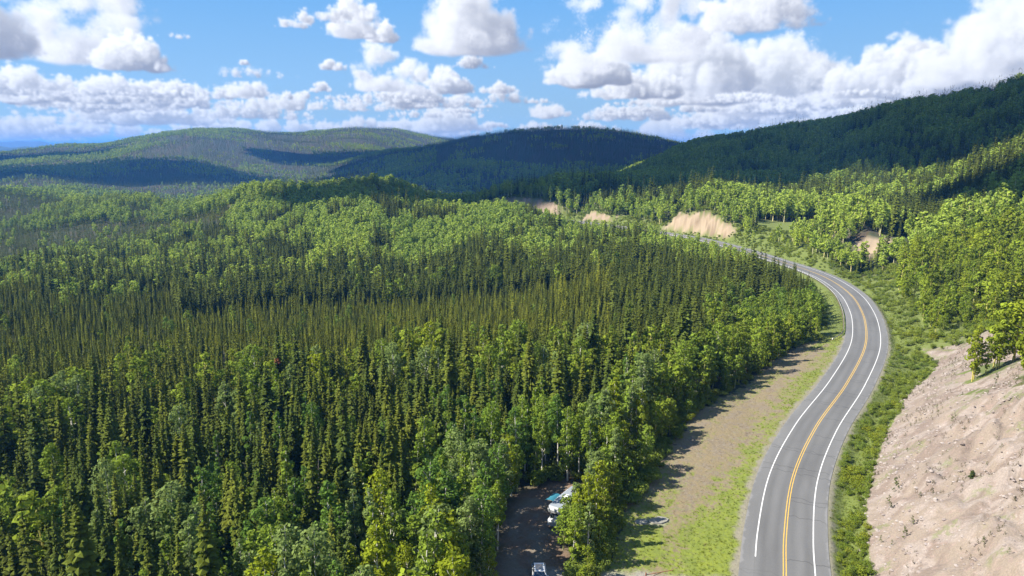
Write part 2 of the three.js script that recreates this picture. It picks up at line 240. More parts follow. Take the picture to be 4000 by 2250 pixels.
// ---- what the ground is made of
const mix3 = (a, b, t) => [lerp(a[0], b[0], t), lerp(a[1], b[1], t), lerp(a[2], b[2], t)];
const openSoil = (x, z, q, n) => q.u < -5 && z > -198 && q.d < 60 && x > treelineX(z) - .8 + (n - .5) * 5;
const C_MOSS = [.030, .040, .014], C_DUFF = [.050, .036, .020], C_GRASS = [.098, .124, .016], C_GRASS2 = [.085, .105, .018], C_STRAW = [0.158, 0.122, 0.066], C_GRAVEL = [0.169, 0.148, 0.113], C_BANK = [0.177, 0.141, 0.109], C_BANK2 = [0.139, 0.106, 0.084], C_BANK3 = [0.212, 0.175, 0.150], C_SAND = [0.216, 0.160, 0.104], C_BROWN = [0.115, 0.076, 0.046];
function groundColor(x, z, g, fine) {
  const q = g.q, n1 = fbm2(x * .13, z * .13, 4), n2 = fbm2(x * .6 + 40, z * .6, fine ? 4 : 2), n3 = fine ? fbm2(x * 2.7 - 9, z * 2.7, 3) : .5;
  let c = mix3(C_MOSS, C_DUFF, sstep(.4, .65, n1 * .6 + n2 * .4));
  if (q.d < 45 && q.u > 0) c = mix3(c, mix3(C_GRASS2, C_GRASS, n2), 1 - sstep(16, 40, q.d));
  if (q.d < 20 && q.u < 0) c = mix3(c, mix3(C_GRASS2, C_GRASS, n2), 1 - sstep(10, 18, q.d));
  if (openSoil(x, z, q, n2)) {
    const e = -q.u, w = Math.max(4, x - treelineX(z)), mid = n1 * .9 + n2 * .55 + n3 * .4;      // straw and gravel in the middle, grass by the asphalt and at the near end
    let grass = .55 - mid * .55 + .66 * (1 - sstep(6, 15, e + (n2 - .5) * 6)) + .55 * (1 - sstep(80, 106, -z + (n1 - .5) * 14)) * sstep(.2, .55, n1) + .22 * band(-z, 82, 100, 6);
    if (w < 6) grass += .25;
    grass = sstep(.22, .80, grass + (n3 - .5) * 1.1);
    const dry = mix3(C_STRAW, mix3(C_BROWN, C_GRAVEL, n3), sstep(.42, .66, n2 + (n3 - .5) * .5) * .7);
    c = mix3(dry, mix3(C_GRASS, [.135, .160, .012], n2 * n3 * 2), grass);
    c = mix3(c, C_GRAVEL, (1 - sstep(5.7, 6.9, e + (n2 - .5) * 2.2)) * .9);
    const slab = Math.hypot((x - 20.4) / 2.3, (z + 94.4) / 1.3); c = mix3(c, [.25, .235, .195], (1 - sstep(.5, 1.1, slab + (n2 - .5) * 1.2)) * .5);
  }
  { const o = Math.hypot((x - 158) / 34, (z + 407) / 40) + (n1 - .5) * .8; if (o < 1) c = mix3(c, mix3(C_GRASS2, C_GRASS, n2), 1 - sstep(.7, 1, o)); }
  const ls = lotSigned(x, z);
  if (ls > -2.5 && z > -112) { const f = sstep(-1.2, 1.2, ls + (n2 - .5) * 3); c = mix3(mix3(c, C_BROWN, sstep(-2.5, 0, ls) * .7), mix3(mix3(C_GRAVEL, C_BROWN, .35), mix3(C_BROWN, [.17, .105, .07], n3), sstep(.38, .6, n1 * .5 + n2 * .6)), f); }
  if (z > -86 && z < -60 && x > 4 && q.u < -4.5) { // gravel turn-off between road and lot
    const d = z + 74 - (x - 8) * .05; c = mix3(c, mix3(C_GRAVEL, [.24, .225, .20], n3), sstep(-9.6, -7.4, d + (n2 - .5) * 2.5 - sstep(17, 28, x) * 1.5) * .95);
  }
  if (q.u > 5.4 && q.u < 7.2 && q.d < 10) c = mix3(c, C_GRAVEL, (1 - sstep(5.6, 6.7, q.u + (n2 - .5) * 1.6)) * .8);
  if (g.bare > .01) {
    const far = q.cz < -250, streak = fbm2((x * .83 - z * .55) * .16, (x * .55 + z * .83) * .7, 3);
    let b = far ? mix3(C_SAND, [.265, .205, .135], n2) : mix3(mix3(C_BANK, C_BANK2, sstep(.42, .62, n1 * .4 + streak * .6)), C_BANK3, sstep(.48, .68, n2) * .75);
    if (!far) { b = mix3(b, [.20, .145, .12], sstep(.56, .74, n3) * .55); b = mix3(b, [.28, .25, .225], sstep(.64, .8, n3 * .6 + n2 * .4) * .7); b = mix3(b, [.10, .12, .035], sstep(.60, .72, fbm2(x * .3 + 77, z * .3, 4)) * sstep(.4, .6, n3) * .55); }
    else { b = mix3(b, [.13, .09, .055], sstep(.5, .68, fbm2(x * .45 + 9, z * .45 - g.h * .6, 3)) * .8); b = mix3(b, [.08, .1, .03], sstep(.62, .7, n1) * .5); } if (q.cz < -480) b = mix3([.20, .14, .095], [.25, .19, .13], n2);
    c = mix3(c, b, sstep(.25, .6, g.bare + (n2 - .5) * .6));
  }
  // the bare scar further up the verge
  const sc = Math.hypot((x - 173) / 10, (z + 335) / 8); if (sc < 1.3) c = mix3(c, mix3(C_SAND, [.30, .235, .16], n2), 1 - sstep(.7, 1.1, sc + (n2 - .5) * .7));
  return c;
}

function noiseTexture(n, seed, f) { const d = new Uint8Array(n * n * 4); for (let j = 0; j < n; j++) for (let i = 0; i < n; i++) { const v = clamp(f(i / n, j / n)) * 255, k = (j * n + i) * 4; d[k] = d[k + 1] = d[k + 2] = v; d[k + 3] = 255; } const t = new THREE.DataTexture(d, n, n); t.wrapS = t.wrapT = THREE.RepeatWrapping; t.magFilter = THREE.LinearFilter; t.minFilter = THREE.LinearMipmapLinearFilter; t.generateMipmaps = true; t.needsUpdate = true; return t; }

const WX = -20, WZ = -230, WS = 170;             // near window that gets a fine picture of its soil
(function terrain() {
  const az = [], rr = [];
  for (let a = -180; a < -52; a += 6) az.push(a); for (let a = -52; a <= 52.001; a += a > -1 && a < 31 ? .12 : .22) az.push(a); az.push(52.2); for (let a = 58; a <= 180; a += 6) az.push(a); if (az[az.length - 1] < 180) az.push(180);
  for (let r = 2; r < 44; r *= 1.35) rr.push(r); for (let r = 48; r < 300; r *= 1.0085) rr.push(r); for (let r = 302; r < 1300; r *= 1.0125) rr.push(r); for (let r = 1305; r < 5000; r *= 1.022) rr.push(r); for (let r = 5100; r < 30000; r *= 1.12) rr.push(r);
  const na = az.length, nr = rr.length, pos = new Float32Array(na * nr * 3 + 3), col = new Float32Array(na * nr * 3 + 3), uv = new Float32Array(na * nr * 2 + 2), nearI = [], farI = [];
  for (let i = 0; i < na; i++) for (let j = 0; j < nr; j++) {
    const a = az[i] * DEG, x = rr[j] * Math.sin(a), z = -rr[j] * Math.cos(a), k = i * nr + j, g = ground(x, z), fine = rr[j] < 700;
    pos[k * 3] = x; pos[k * 3 + 1] = g.h; pos[k * 3 + 2] = z;
    const c = groundColor(x, z, g, fine); col[k * 3] = c[0]; col[k * 3 + 1] = c[1]; col[k * 3 + 2] = c[2];
    uv[k * 2] = (x - WX) / WS; uv[k * 2 + 1] = (z - WZ) / WS;
  }
  const c0 = na * nr; pos[c0 * 3 + 1] = H(0, 0);
  const inside = k => { const u = uv[k * 2], v = uv[k * 2 + 1]; return u > .002 && u < .998 && v > .002 && v < .998; };
  for (let i = 0; i < na - 1; i++) {
    farI.push(c0, i * nr, (i + 1) * nr);
    for (let j = 0; j < nr - 1; j++) {
      const a = i * nr + j, b = a + nr, c = b + 1, d = a + 1, L = inside(a) && inside(b) && inside(c) && inside(d) ? nearI : farI;
      L.push(a, c, b, a, d, c);
    }
  }
  const geo = new THREE.BufferGeometry();
  geo.setAttribute('position', new THREE.BufferAttribute(pos, 3)); geo.setAttribute('color', new THREE.BufferAttribute(col, 3)); geo.setAttribute('uv', new THREE.BufferAttribute(uv, 2));
  const idx = new Uint32Array(nearI.length + farI.length); idx.set(farI); idx.set(nearI, farI.length); geo.setIndex(new THREE.BufferAttribute(idx, 1));
  geo.addGroup(0, farI.length, 0); geo.addGroup(farI.length, nearI.length, 1);
  geo.computeVertexNormals(); { const n = geo.attributes.normal; let up = 0; for (let k = 1000; k < 2000; k++) up += n.getY(k); if (up < 0) { for (let k = 0; k < idx.length; k += 3) { const t = idx[k + 1]; idx[k + 1] = idx[k + 2]; idx[k + 2] = t; } geo.computeVertexNormals(); } }
  const N = 2048, d = new Uint8Array(N * N * 4), bump = new Uint8Array(N * N * 4), sr = v => 255 * (v <= .0031308 ? 12.92 * v : 1.055 * Math.pow(v, 1 / 2.4) - .055);
  // heights and road offsets every 8 texels, soil at each texel
  const S = 8, M = N / S + 1, GQ = new Array(M * M);
  for (let j = 0; j < M; j++) for (let i = 0; i < M; i++) GQ[j * M + i] = ground(WX + i * S / N * WS, WZ + j * S / N * WS);
  const rnd = rng(5);
  for (let j = 0; j < N; j++) for (let i = 0; i < N; i++) {
    const x = WX + (i + .5) / N * WS, z = WZ + (j + .5) / N * WS, a = i / S, b = j / S, ii = a | 0, jj = b | 0, f = a - ii, g = b - jj, k = jj * M + ii, p = GQ[k], q = GQ[k + 1], r = GQ[k + M], s = GQ[k + M + 1];
    const bl = (A, B, C, D) => (A * (1 - f) + B * f) * (1 - g) + (C * (1 - f) + D * f) * g;
    const seen = x * 1.0 < -z * .86 + 6;                        // ground beside or behind the viewpoint keeps a plain soil
    const gg = { bare: bl(p.bare, q.bare, r.bare, s.bare), q: { u: bl(p.q.u, q.q.u, r.q.u, s.q.u), d: bl(p.q.d, q.q.d, r.q.d, s.q.d), cz: p.q.cz } };
    let c = groundColor(x, z, gg, seen); const gr = .82 + rnd() * .36, o = (j * N + i) * 4;
    d[o] = sr(clamp(c[0] * gr)); d[o + 1] = sr(clamp(c[1] * gr)); d[o + 2] = sr(clamp(c[2] * gr)); d[o + 3] = 255;
    const hb = fbm2(x * 1.7, z * 1.7, 4) * .8 + rnd() * .2; bump[o] = bump[o + 1] = bump[o + 2] = hb * 255; bump[o + 3] = 255;
  }
  const tex = new THREE.DataTexture(d, N, N); tex.colorSpace = THREE.SRGBColorSpace; tex.magFilter = THREE.LinearFilter; tex.needsUpdate = true;
  const bt = new THREE.DataTexture(bump, N, N); bt.magFilter = THREE.LinearFilter; bt.needsUpdate = true;
  const m0 = new THREE.MeshStandardMaterial({ vertexColors: true, roughness: 1 }), m1 = new THREE.MeshStandardMaterial({ map: tex, bumpMap: bt, bumpScale: .18, roughness: 1 });
  const mesh = new THREE.Mesh(geo, [m0, m1]); mesh.name = 'terrain'; mesh.receiveShadow = mesh.castShadow = true; mesh.userData = { kind: 'structure', label: 'forest floor, road verges and hillsides of the valley', category: 'terrain' };
  scene.add(mesh);
  console.log('terrain tris', idx.length / 3, performance.now() | 0);
})();

// ---------------------------------------------------------------- helpers for things
const taken = {};
const numbered = n => { const k = taken[n] = (taken[n] ?? -1) + 1; return k ? `${n}_${String(k).padStart(3, '0')}` : n; };
const shade = o => { o.traverse(m => { if (m.isMesh) m.castShadow = m.receiveShadow = true; }); return o; };
function thing(name, label, category, group) { const g = new THREE.Group(); g.name = numbered(name); g.userData = { label, category }; if (group) g.userData.group = group; scene.add(g); return g; }
function part(name, geo, mat, parent) { const m = new THREE.Mesh(geo, mat); m.name = name; m.castShadow = m.receiveShadow = true; parent.add(m); return m; }
function geom(pos, col, idx) { const g = new THREE.BufferGeometry(); g.setAttribute('position', new THREE.Float32BufferAttribute(pos, 3)); if (col) g.setAttribute('color', new THREE.Float32BufferAttribute(col, 3)); if (idx) g.setIndex(idx); g.computeVertexNormals(); return g; }
function ribbon(rows) { // rows of equal numbers of points -> sheet
  const pos = [], idx = [], n = rows[0].length; rows.forEach(r => r.forEach(p => pos.push(p[0], p[1], p[2])));
  for (let i = 0; i < rows.length - 1; i++) for (let j = 0; j < n - 1; j++) { const a = i * n + j; idx.push(a, a + 1, a + n, a + 1, a + n + 1, a + n); }
  return geom(pos, null, idx);
}
// a tapered, bent stem with k sides; col optional vertex colour
function stem(out, p0, p1, r0, r1, k, seg, bend, rnd, col) {
  const base = out.pos.length / 3, ax = (rnd() - .5) * bend, az = (rnd() - .5) * bend;
  for (let s = 0; s <= seg; s++) { const t = s / seg, b = Math.sin(t * Math.PI) , x = lerp(p0[0], p1[0], t) + ax * b, y = lerp(p0[1], p1[1], t), z = lerp(p0[2], p1[2], t) + az * b, r = lerp(r0, r1, t);
    for (let q = 0; q < k; q++) { const w = q / k * 6.2832; out.pos.push(x + Math.cos(w) * r, y, z + Math.sin(w) * r); if (col) out.col.push(...col); } }
  for (let s = 0; s < seg; s++) for (let q = 0; q < k; q++) { const a = base + s * k + q, b = base + s * k + (q + 1) % k; out.idx.push(a, a + k, b, b, a + k, b + k); }
}
const tri = (o, a, b, c, col, v = 1) => { const k = o.pos.length / 3; o.pos.push(...a, ...b, ...c); o.idx.push(k, k + 1, k + 2); if (col) for (let i = 0; i < 3; i++) o.col.push(col[0] * v, col[1] * v, col[2] * v); };
const blank = () => ({ pos: [], col: [], idx: [] });

// ---- conifers: whorls of drooping boughs, each a small ragged roof of twigs
function spruceCrown(o, H, R, whorls, boughs, seg, rnd, col, bottom = .06, club = 0, pw = .66) {
  for (let w = 0; w < whorls; w++) {
    const t = w / (whorls - 1), y = H * lerp(bottom, .985, t) , prof = Math.pow(1 - t, pw) * (.62 + .38 * Math.min(1, t / .12)) + club * Math.exp(-(((t - .93) / .05) ** 2)), n = Math.max(3, Math.round(boughs * (.65 + .5 * (1 - t)))), turn = rnd() * 6.28;
    for (let b = 0; b < n; b++) {
      if (rnd() < .07) continue;
      const a = turn + b / n * 6.283 + (rnd() - .5) * .7, L = (R * prof + .05 * R) * (.62 + rnd() * .62), droop = L * (.30 + rnd() * .35) * (1 - t * .8), lift = L * .12, y0 = y + (rnd() - .5) * H / whorls, v = .72 + rnd() * .56, wd = L * (seg > 2 ? .2 + rnd() * .14 : .30 + rnd() * .2) + R * .06;
      const cx = Math.cos(a), cz = Math.sin(a), px = -cz, pz = cx; let prev = [cx * L * .06, y0, cz * L * .06], pw = wd * .35;
      for (let s = 1; s <= seg; s++) {
        const f = s / seg, d = L * f, yy = y0 - droop * f * f + lift * Math.sin(f * 3.1), tip = s === seg, cur = [cx * d + (rnd() - .5) * wd * .3, yy, cz * d + (rnd() - .5) * wd * .3], cw = tip ? 0 : wd * (1 - f * .55) * (.7 + rnd() * .6), sag = cw * .75, psag = pw * .75;
        for (const sd of [-1, 1]) {
          const A = [prev[0] + px * pw * sd, prev[1] - psag, prev[2] + pz * pw * sd], B = [cur[0] + px * cw * sd, cur[1] - sag, cur[2] + pz * cw * sd], vv = v * (.85 + rnd() * .3);
          if (tip) { if (sd < 0) tri(o, prev, A, cur, col, vv); else tri(o, prev, cur, A, col, vv); }
          else { if (sd < 0) { tri(o, prev, A, cur, col, vv); tri(o, A, B, cur, col, vv); } else { tri(o, prev, cur, A, col, vv); tri(o, A, cur, B, col, vv); } }
        }
        prev = cur; pw = cw;
      }
    }
  }
  tri(o, [-.07, H * .93, 0], [.07, H * .93, 0], [0, H * 1.02, 0], col); tri(o, [0, H * .93, -.07], [0, H * .93, .07], [0, H * 1.02, 0], col);
}
// ---- broadleaves: leaf sprays on the skins of many small clumps, held by real limbs
function leafCrown(o, blobs, count, size, rnd, col) {
  let tot = 0; for (const b of blobs) tot += b[3] ** 2;
  for (const b of blobs) {
    const n = Math.round(count * b[3] ** 2 / tot);
    for (let i = 0; i < n; i++) {
      const u = rnd() * 2 - 1, a = rnd() * 6.283, s = Math.sqrt(1 - u * u), rr = b[3] * (.62 + .5 * Math.sqrt(rnd())), nx = s * Math.cos(a), ny = u, nz = s * Math.sin(a);
      const c = [b[0] + nx * rr, b[1] + ny * rr * .85, b[2] + nz * rr];
      let ax = nx + (rnd() - .5) * 1.5, ay = ny * .8 + .35 + (rnd() - .5) * 1.3, az = nz + (rnd() - .5) * 1.5; const l = Math.hypot(ax, ay, az) || 1; ax /= l; ay /= l; az /= l;
      let tx = rnd() - .5, ty = rnd() - .5, tz = rnd() - .5; const d = tx * ax + ty * ay + tz * az; tx -= d * ax; ty -= d * ay; tz -= d * az; const m = Math.hypot(tx, ty, tz) || 1; tx /= m; ty /= m; tz /= m;
      const bx = ay * tz - az * ty, by = az * tx - ax * tz, bz = ax * ty - ay * tx, h = size * (.6 + rnd() * .8) * .5, g = h * (.55 + rnd() * .35), v = .72 + rnd() * .56, k = o.pos.length / 3;
      o.pos.push(c[0] - tx * h, c[1] - ty * h, c[2] - tz * h, c[0] + bx * g, c[1] + by * g, c[2] + bz * g, c[0] + tx * h, c[1] + ty * h - h * .25, c[2] + tz * h, c[0] - bx * g, c[1] - by * g - h * .12, c[2] - bz * g);
      o.idx.push(k, k + 1, k + 2, k, k + 2, k + 3); if (col) for (let q = 0; q < 4; q++) o.col.push(col[0] * v, col[1] * v, col[2] * v);
    }
  }
}
function leafTree({ H, R, low, blobsN, count, size, seed, limbs, bark, leaf, joined, pointed = 0 }) {
  const rnd = rng(seed), T = blank(), C = joined ? T : blank(), blobs = [], lean = [(rnd() - .5) * .05 * H, (rnd() - .5) * .05 * H];
  stem(T, [0, -.4, 0], [lean[0], H * .96, lean[1]], H * .0125, H * .002, joined ? 4 : 7, joined ? 2 : 6, H * .03, rnd, joined ? bark : null);
  for (let i = 0; i < blobsN; i++) {
    const t = (i + .5) / blobsN, y = H * lerp(low, .97, Math.pow(t, .85)), w = R * (Math.sin(Math.pow(t, lerp(.75, .5, pointed)) * 3.0) * .9 + .12), a = i * 2.4 + rnd() * 1.2, d = w * (.25 + .6 * rnd()), r = R * (.22 + .30 * rnd()) * (1 - t * .35) * (joined ? 1.15 : 1);
    blobs.push([lean[0] * t + Math.cos(a) * d, y, lean[1] * t + Math.sin(a) * d, r]);
    if (limbs && i % 2 === 0) stem(T, [lean[0] * t * .8, y - d * .9 - .3, lean[1] * t * .8], [lean[0] * t + Math.cos(a) * d, y, lean[1] * t + Math.sin(a) * d], H * .0045, H * .0012, joined ? 3 : 4, 2, .2, rnd, joined ? bark : null);
  }
  leafCrown(C, blobs, count, size, rnd, leaf);
  return joined ? geom(T.pos, T.col, T.idx) : [geom(T.pos, null, T.idx), geom(C.pos, C.col, C.idx)];
}

// ---- materials of plants
const leafMat = (r, g, b, t = .42) => new THREE.MeshPhysicalMaterial({ color: new THREE.Color().setRGB(r, g, b), vertexColors: true, roughness: .9, transmission: t, thickness: 0, specularIntensity: .06, side: THREE.DoubleSide });
const needleMat = (r, g, b) => new THREE.MeshPhysicalMaterial({ specularIntensity: .08, color: new THREE.Color().setRGB(r, g, b), vertexColors: true, roughness: .9, side: THREE.DoubleSide });
const barkTex = (() => { const n = 128; const t = noiseTexture(n, 1, (u, v) => .55 + .45 * fbm2(u * 6, v * 30, 3) - (vn2(u * 3, v * 40) > .8 ? .45 : 0)); t.colorSpace = THREE.SRGBColorSpace; return t; })();
const M = {
  birchBark: new THREE.MeshStandardMaterial({ color: new THREE.Color().setRGB(.52, .49, .42), roughness: .9 }),
  spruceBark: new THREE.MeshStandardMaterial({ color: new THREE.Color().setRGB(.10, .075, .055), roughness: 1 }),
  deadBark: new THREE.MeshStandardMaterial({ color: new THREE.Color().setRGB(.24, .21, .19), roughness: 1 }),
  rust: new THREE.MeshStandardMaterial({ color: new THREE.Color().setRGB(.16, .055, .02), roughness: 1, side: THREE.DoubleSide }),
  instLeaf: leafMat(1, 1, 1, .42), instNeedle: needleMat(1, 1, 1),
};
const LEAF = [[.150, .220, .022], [.105, .180, .026], [.180, .245, .026], [.170, .225, .060], [.215, .255, .014]];
const NEEDLE = [[.070, .086, .011], [.048, .066, .011], [.082, .095, .012], [.058, .076, .012]];
const leafMats = LEAF.map(c => leafMat(...c)), needleMats = NEEDLE.map(c => needleMat(...c)), ONE = [1, 1, 1];
const BARKC = [3.2, 2.3, 6], PALE = [.46, .44, .38];

// ---- tree shapes, unit trees about 10 m tall
const nearSpruce = [], midSpruce = [], farSpruce = [], nearLeaf = [], midLeaf = [], farLeaf = [], tallAspen = [], shrubs = [], farAspen = [];
for (let i = 0; i < 8; i++) {
  const r = rng(100 + i), c = blank(), t = blank(); spruceCrown(c, 10, [1.25, 1.05, 1.45, 1.15, .9, 1.6, .85, 1.35][i], [46, 42, 50, 40, 44, 48, 36, 38][i], 9, 3, r, ONE, [.05, .1, .04, .08, .14, .03, .2, .06][i], i === 4 || i === 6 ? .12 : 0); stem(t, [0, -.4, 0], [0, 9.7, 0], .13, .02, 6, 3, .1, r);
  nearSpruce.push([geom(t.pos, null, t.idx), geom(c.pos, c.col, c.idx)]);
}
for (let i = 0; i < 5; i++) { const r = rng(200 + i), c = blank(); spruceCrown(c, 10, [1.05, .88, 1.2, .98, .8][i], 24, 6, 2, r, ONE, .05, i > 2 ? .16 : 0, [.5, .42, .6, .45, .4][i]); stem(c, [0, -.5, 0], [0, 9.5, 0], .11, .03, 4, 1, 0, r, [1.1, .8, .9]); midSpruce.push(geom(c.pos, c.col, c.idx)); }
for (let i = 0; i < 4; i++) { const r = rng(300 + i), c = blank(); spruceCrown(c, 10, [1.5, 1.3, 1.7, 1.4][i], 9, 5, 1, r, ONE, .04); farSpruce.push(geom(c.pos, c.col, c.idx)); }
for (let i = 0; i < 9; i++) nearLeaf.push(leafTree({ H: 10, R: [1.5, 1.2, 1.75, 1.35, 1.05, 1.55, 1.9, .95, 1.4][i], low: [.2, .14, .26, .32, .1, .2, .3, .18, .4][i], blobsN: 26, count: 1750, size: .26, seed: 400 + i, limbs: true, leaf: ONE, pointed: i % 2 }));
for (let i = 0; i < 5; i++) midLeaf.push(leafTree({ H: 10, R: [1.6, 1.3, 1.85, 1.45, 1.65][i], low: [.16, .12, .2, .26, .16][i], blobsN: 16, count: 560, size: .46, seed: 500 + i, limbs: true, bark: [3.0, 2.2, 9], leaf: ONE, joined: true }));
for (let i = 0; i < 5; i++) tallAspen.push(leafTree({ H: 12, R: [2.3, 1.9, 2.6, 1.8, 2.15][i], low: [.32, .26, .4, .24, .36][i], blobsN: 14, count: 360, size: .72, seed: 600 + i, limbs: true, bark: [3.0, 2.2, 9], leaf: ONE, joined: true }));
for (let i = 0; i < 4; i++) farAspen.push(leafTree({ H: 12, R: [2.3, 2.0, 2.5, 2.2][i], low: .42, blobsN: 6, count: 64, size: 1.45, seed: 700 + i, limbs: false, bark: [3.0, 2.2, 9], leaf: ONE, joined: true }));
for (let i = 0; i < 5; i++) { // shrubs 2 m tall, several stems
  const r = rng(800 + i), o = blank(), b = []; for (let k = 0; k < 9; k++) { const a = r() * 6.28, d = r() * .75, y = .45 + r() * 1.2 * (1 - d * .5); b.push([Math.cos(a) * d, y, Math.sin(a) * d, .3 + r() * .22]); }
  const t = blank(); for (let k = 0; k < 5; k++) stem(t, [(r() - .5) * .2, -.2, (r() - .5) * .2], [b[k][0], b[k][1], b[k][2]], .025, .008, 3, 2, .1, r);
  leafCrown(o, b, 520, .17, r, ONE); shrubs.push([geom(t.pos, null, t.idx), geom(o.pos, o.col, o.idx)]);
}
console.log('tree shapes', nearSpruce[0][1].index.count / 3, midSpruce[0].index.count / 3, farSpruce[0].index.count / 3, nearLeaf[0][1].index.count / 3, midLeaf[0].index.count / 3, performance.now() | 0);

// ---------------------------------------------------------------- where the trees stand
// elliptical stands [azimuth, half width in degrees, range, half depth in metres, share of broadleaves 0..1]
// ground shaded by clouds overhead: x, z, ground height, half width, half depth, cloud height
const SHADOWS = [[40, -1850, 40, 520, 430, 950], [150, -1500, 0, 330, 250, 900], [235, -1260, 35, 150, 110, 900], [470, -2120, 70, 210, 160, 950], [330, -900, 50, 300, 210, 800], [110, -665, 10, 210, 95, 800], [430, -620, 60, 170, 130, 760], [266, -350, 24, 42, 85, 620], [-80, -600, 10, 120, 50, 700], [-1000, -1800, -10, 330, 170, 900], [-560, -2300, 30, 260, 120, 950], [-1500, -2300, 20, 250, 150, 950]];
const STANDS = [[-10, 9.5, 560, 120, .97], [-5, 7, 470, 62, .95], [-13, 5, 465, 60, .9], [-2.5, 5, 600, 80, .97], [-21, 6, 455, 40, .7], [-28, 8, 430, 35, .6], [-17, 4.5, 640, 60, .85], [5.5, 7, 405, 40, .95], [2, 5, 460, 50, .92], [11, 4, 425, 34, .8], [-29, 5, 640, 45, .6], [-25, 4, 540, 30, .6], [-34, 5, 560, 50, .6], 
  [-31, 5, 900, 60, .7], [-24, 4, 800, 50, .65], [-19, 3, 620, 40, .7]];
const visMax = []; // running horizon per 0.5 degree
for (let a = -55; a <= 55; a += .5) { const row = []; let m = -9; for (let l = Math.log(50); l < Math.log(9000); l += .02) { const r = Math.exp(l), x = r * Math.sin(a * DEG), z = -r * Math.cos(a * DEG); row.push(m); const e = (land(x, z) + (r > 220 ? 4 : 0) - EYE) / r; if (r > 160 && e > m) m = e; } visMax.push(row); }
const horizonAt = (A, r) => visMax[clamp(Math.round((A + 55) * 2), 0, visMax.length - 1)][clamp(Math.floor((Math.log(r) - Math.log(50)) / .02) - 2, 0, 259)];
const list = []; // every tree: x z h kind tint scale r A
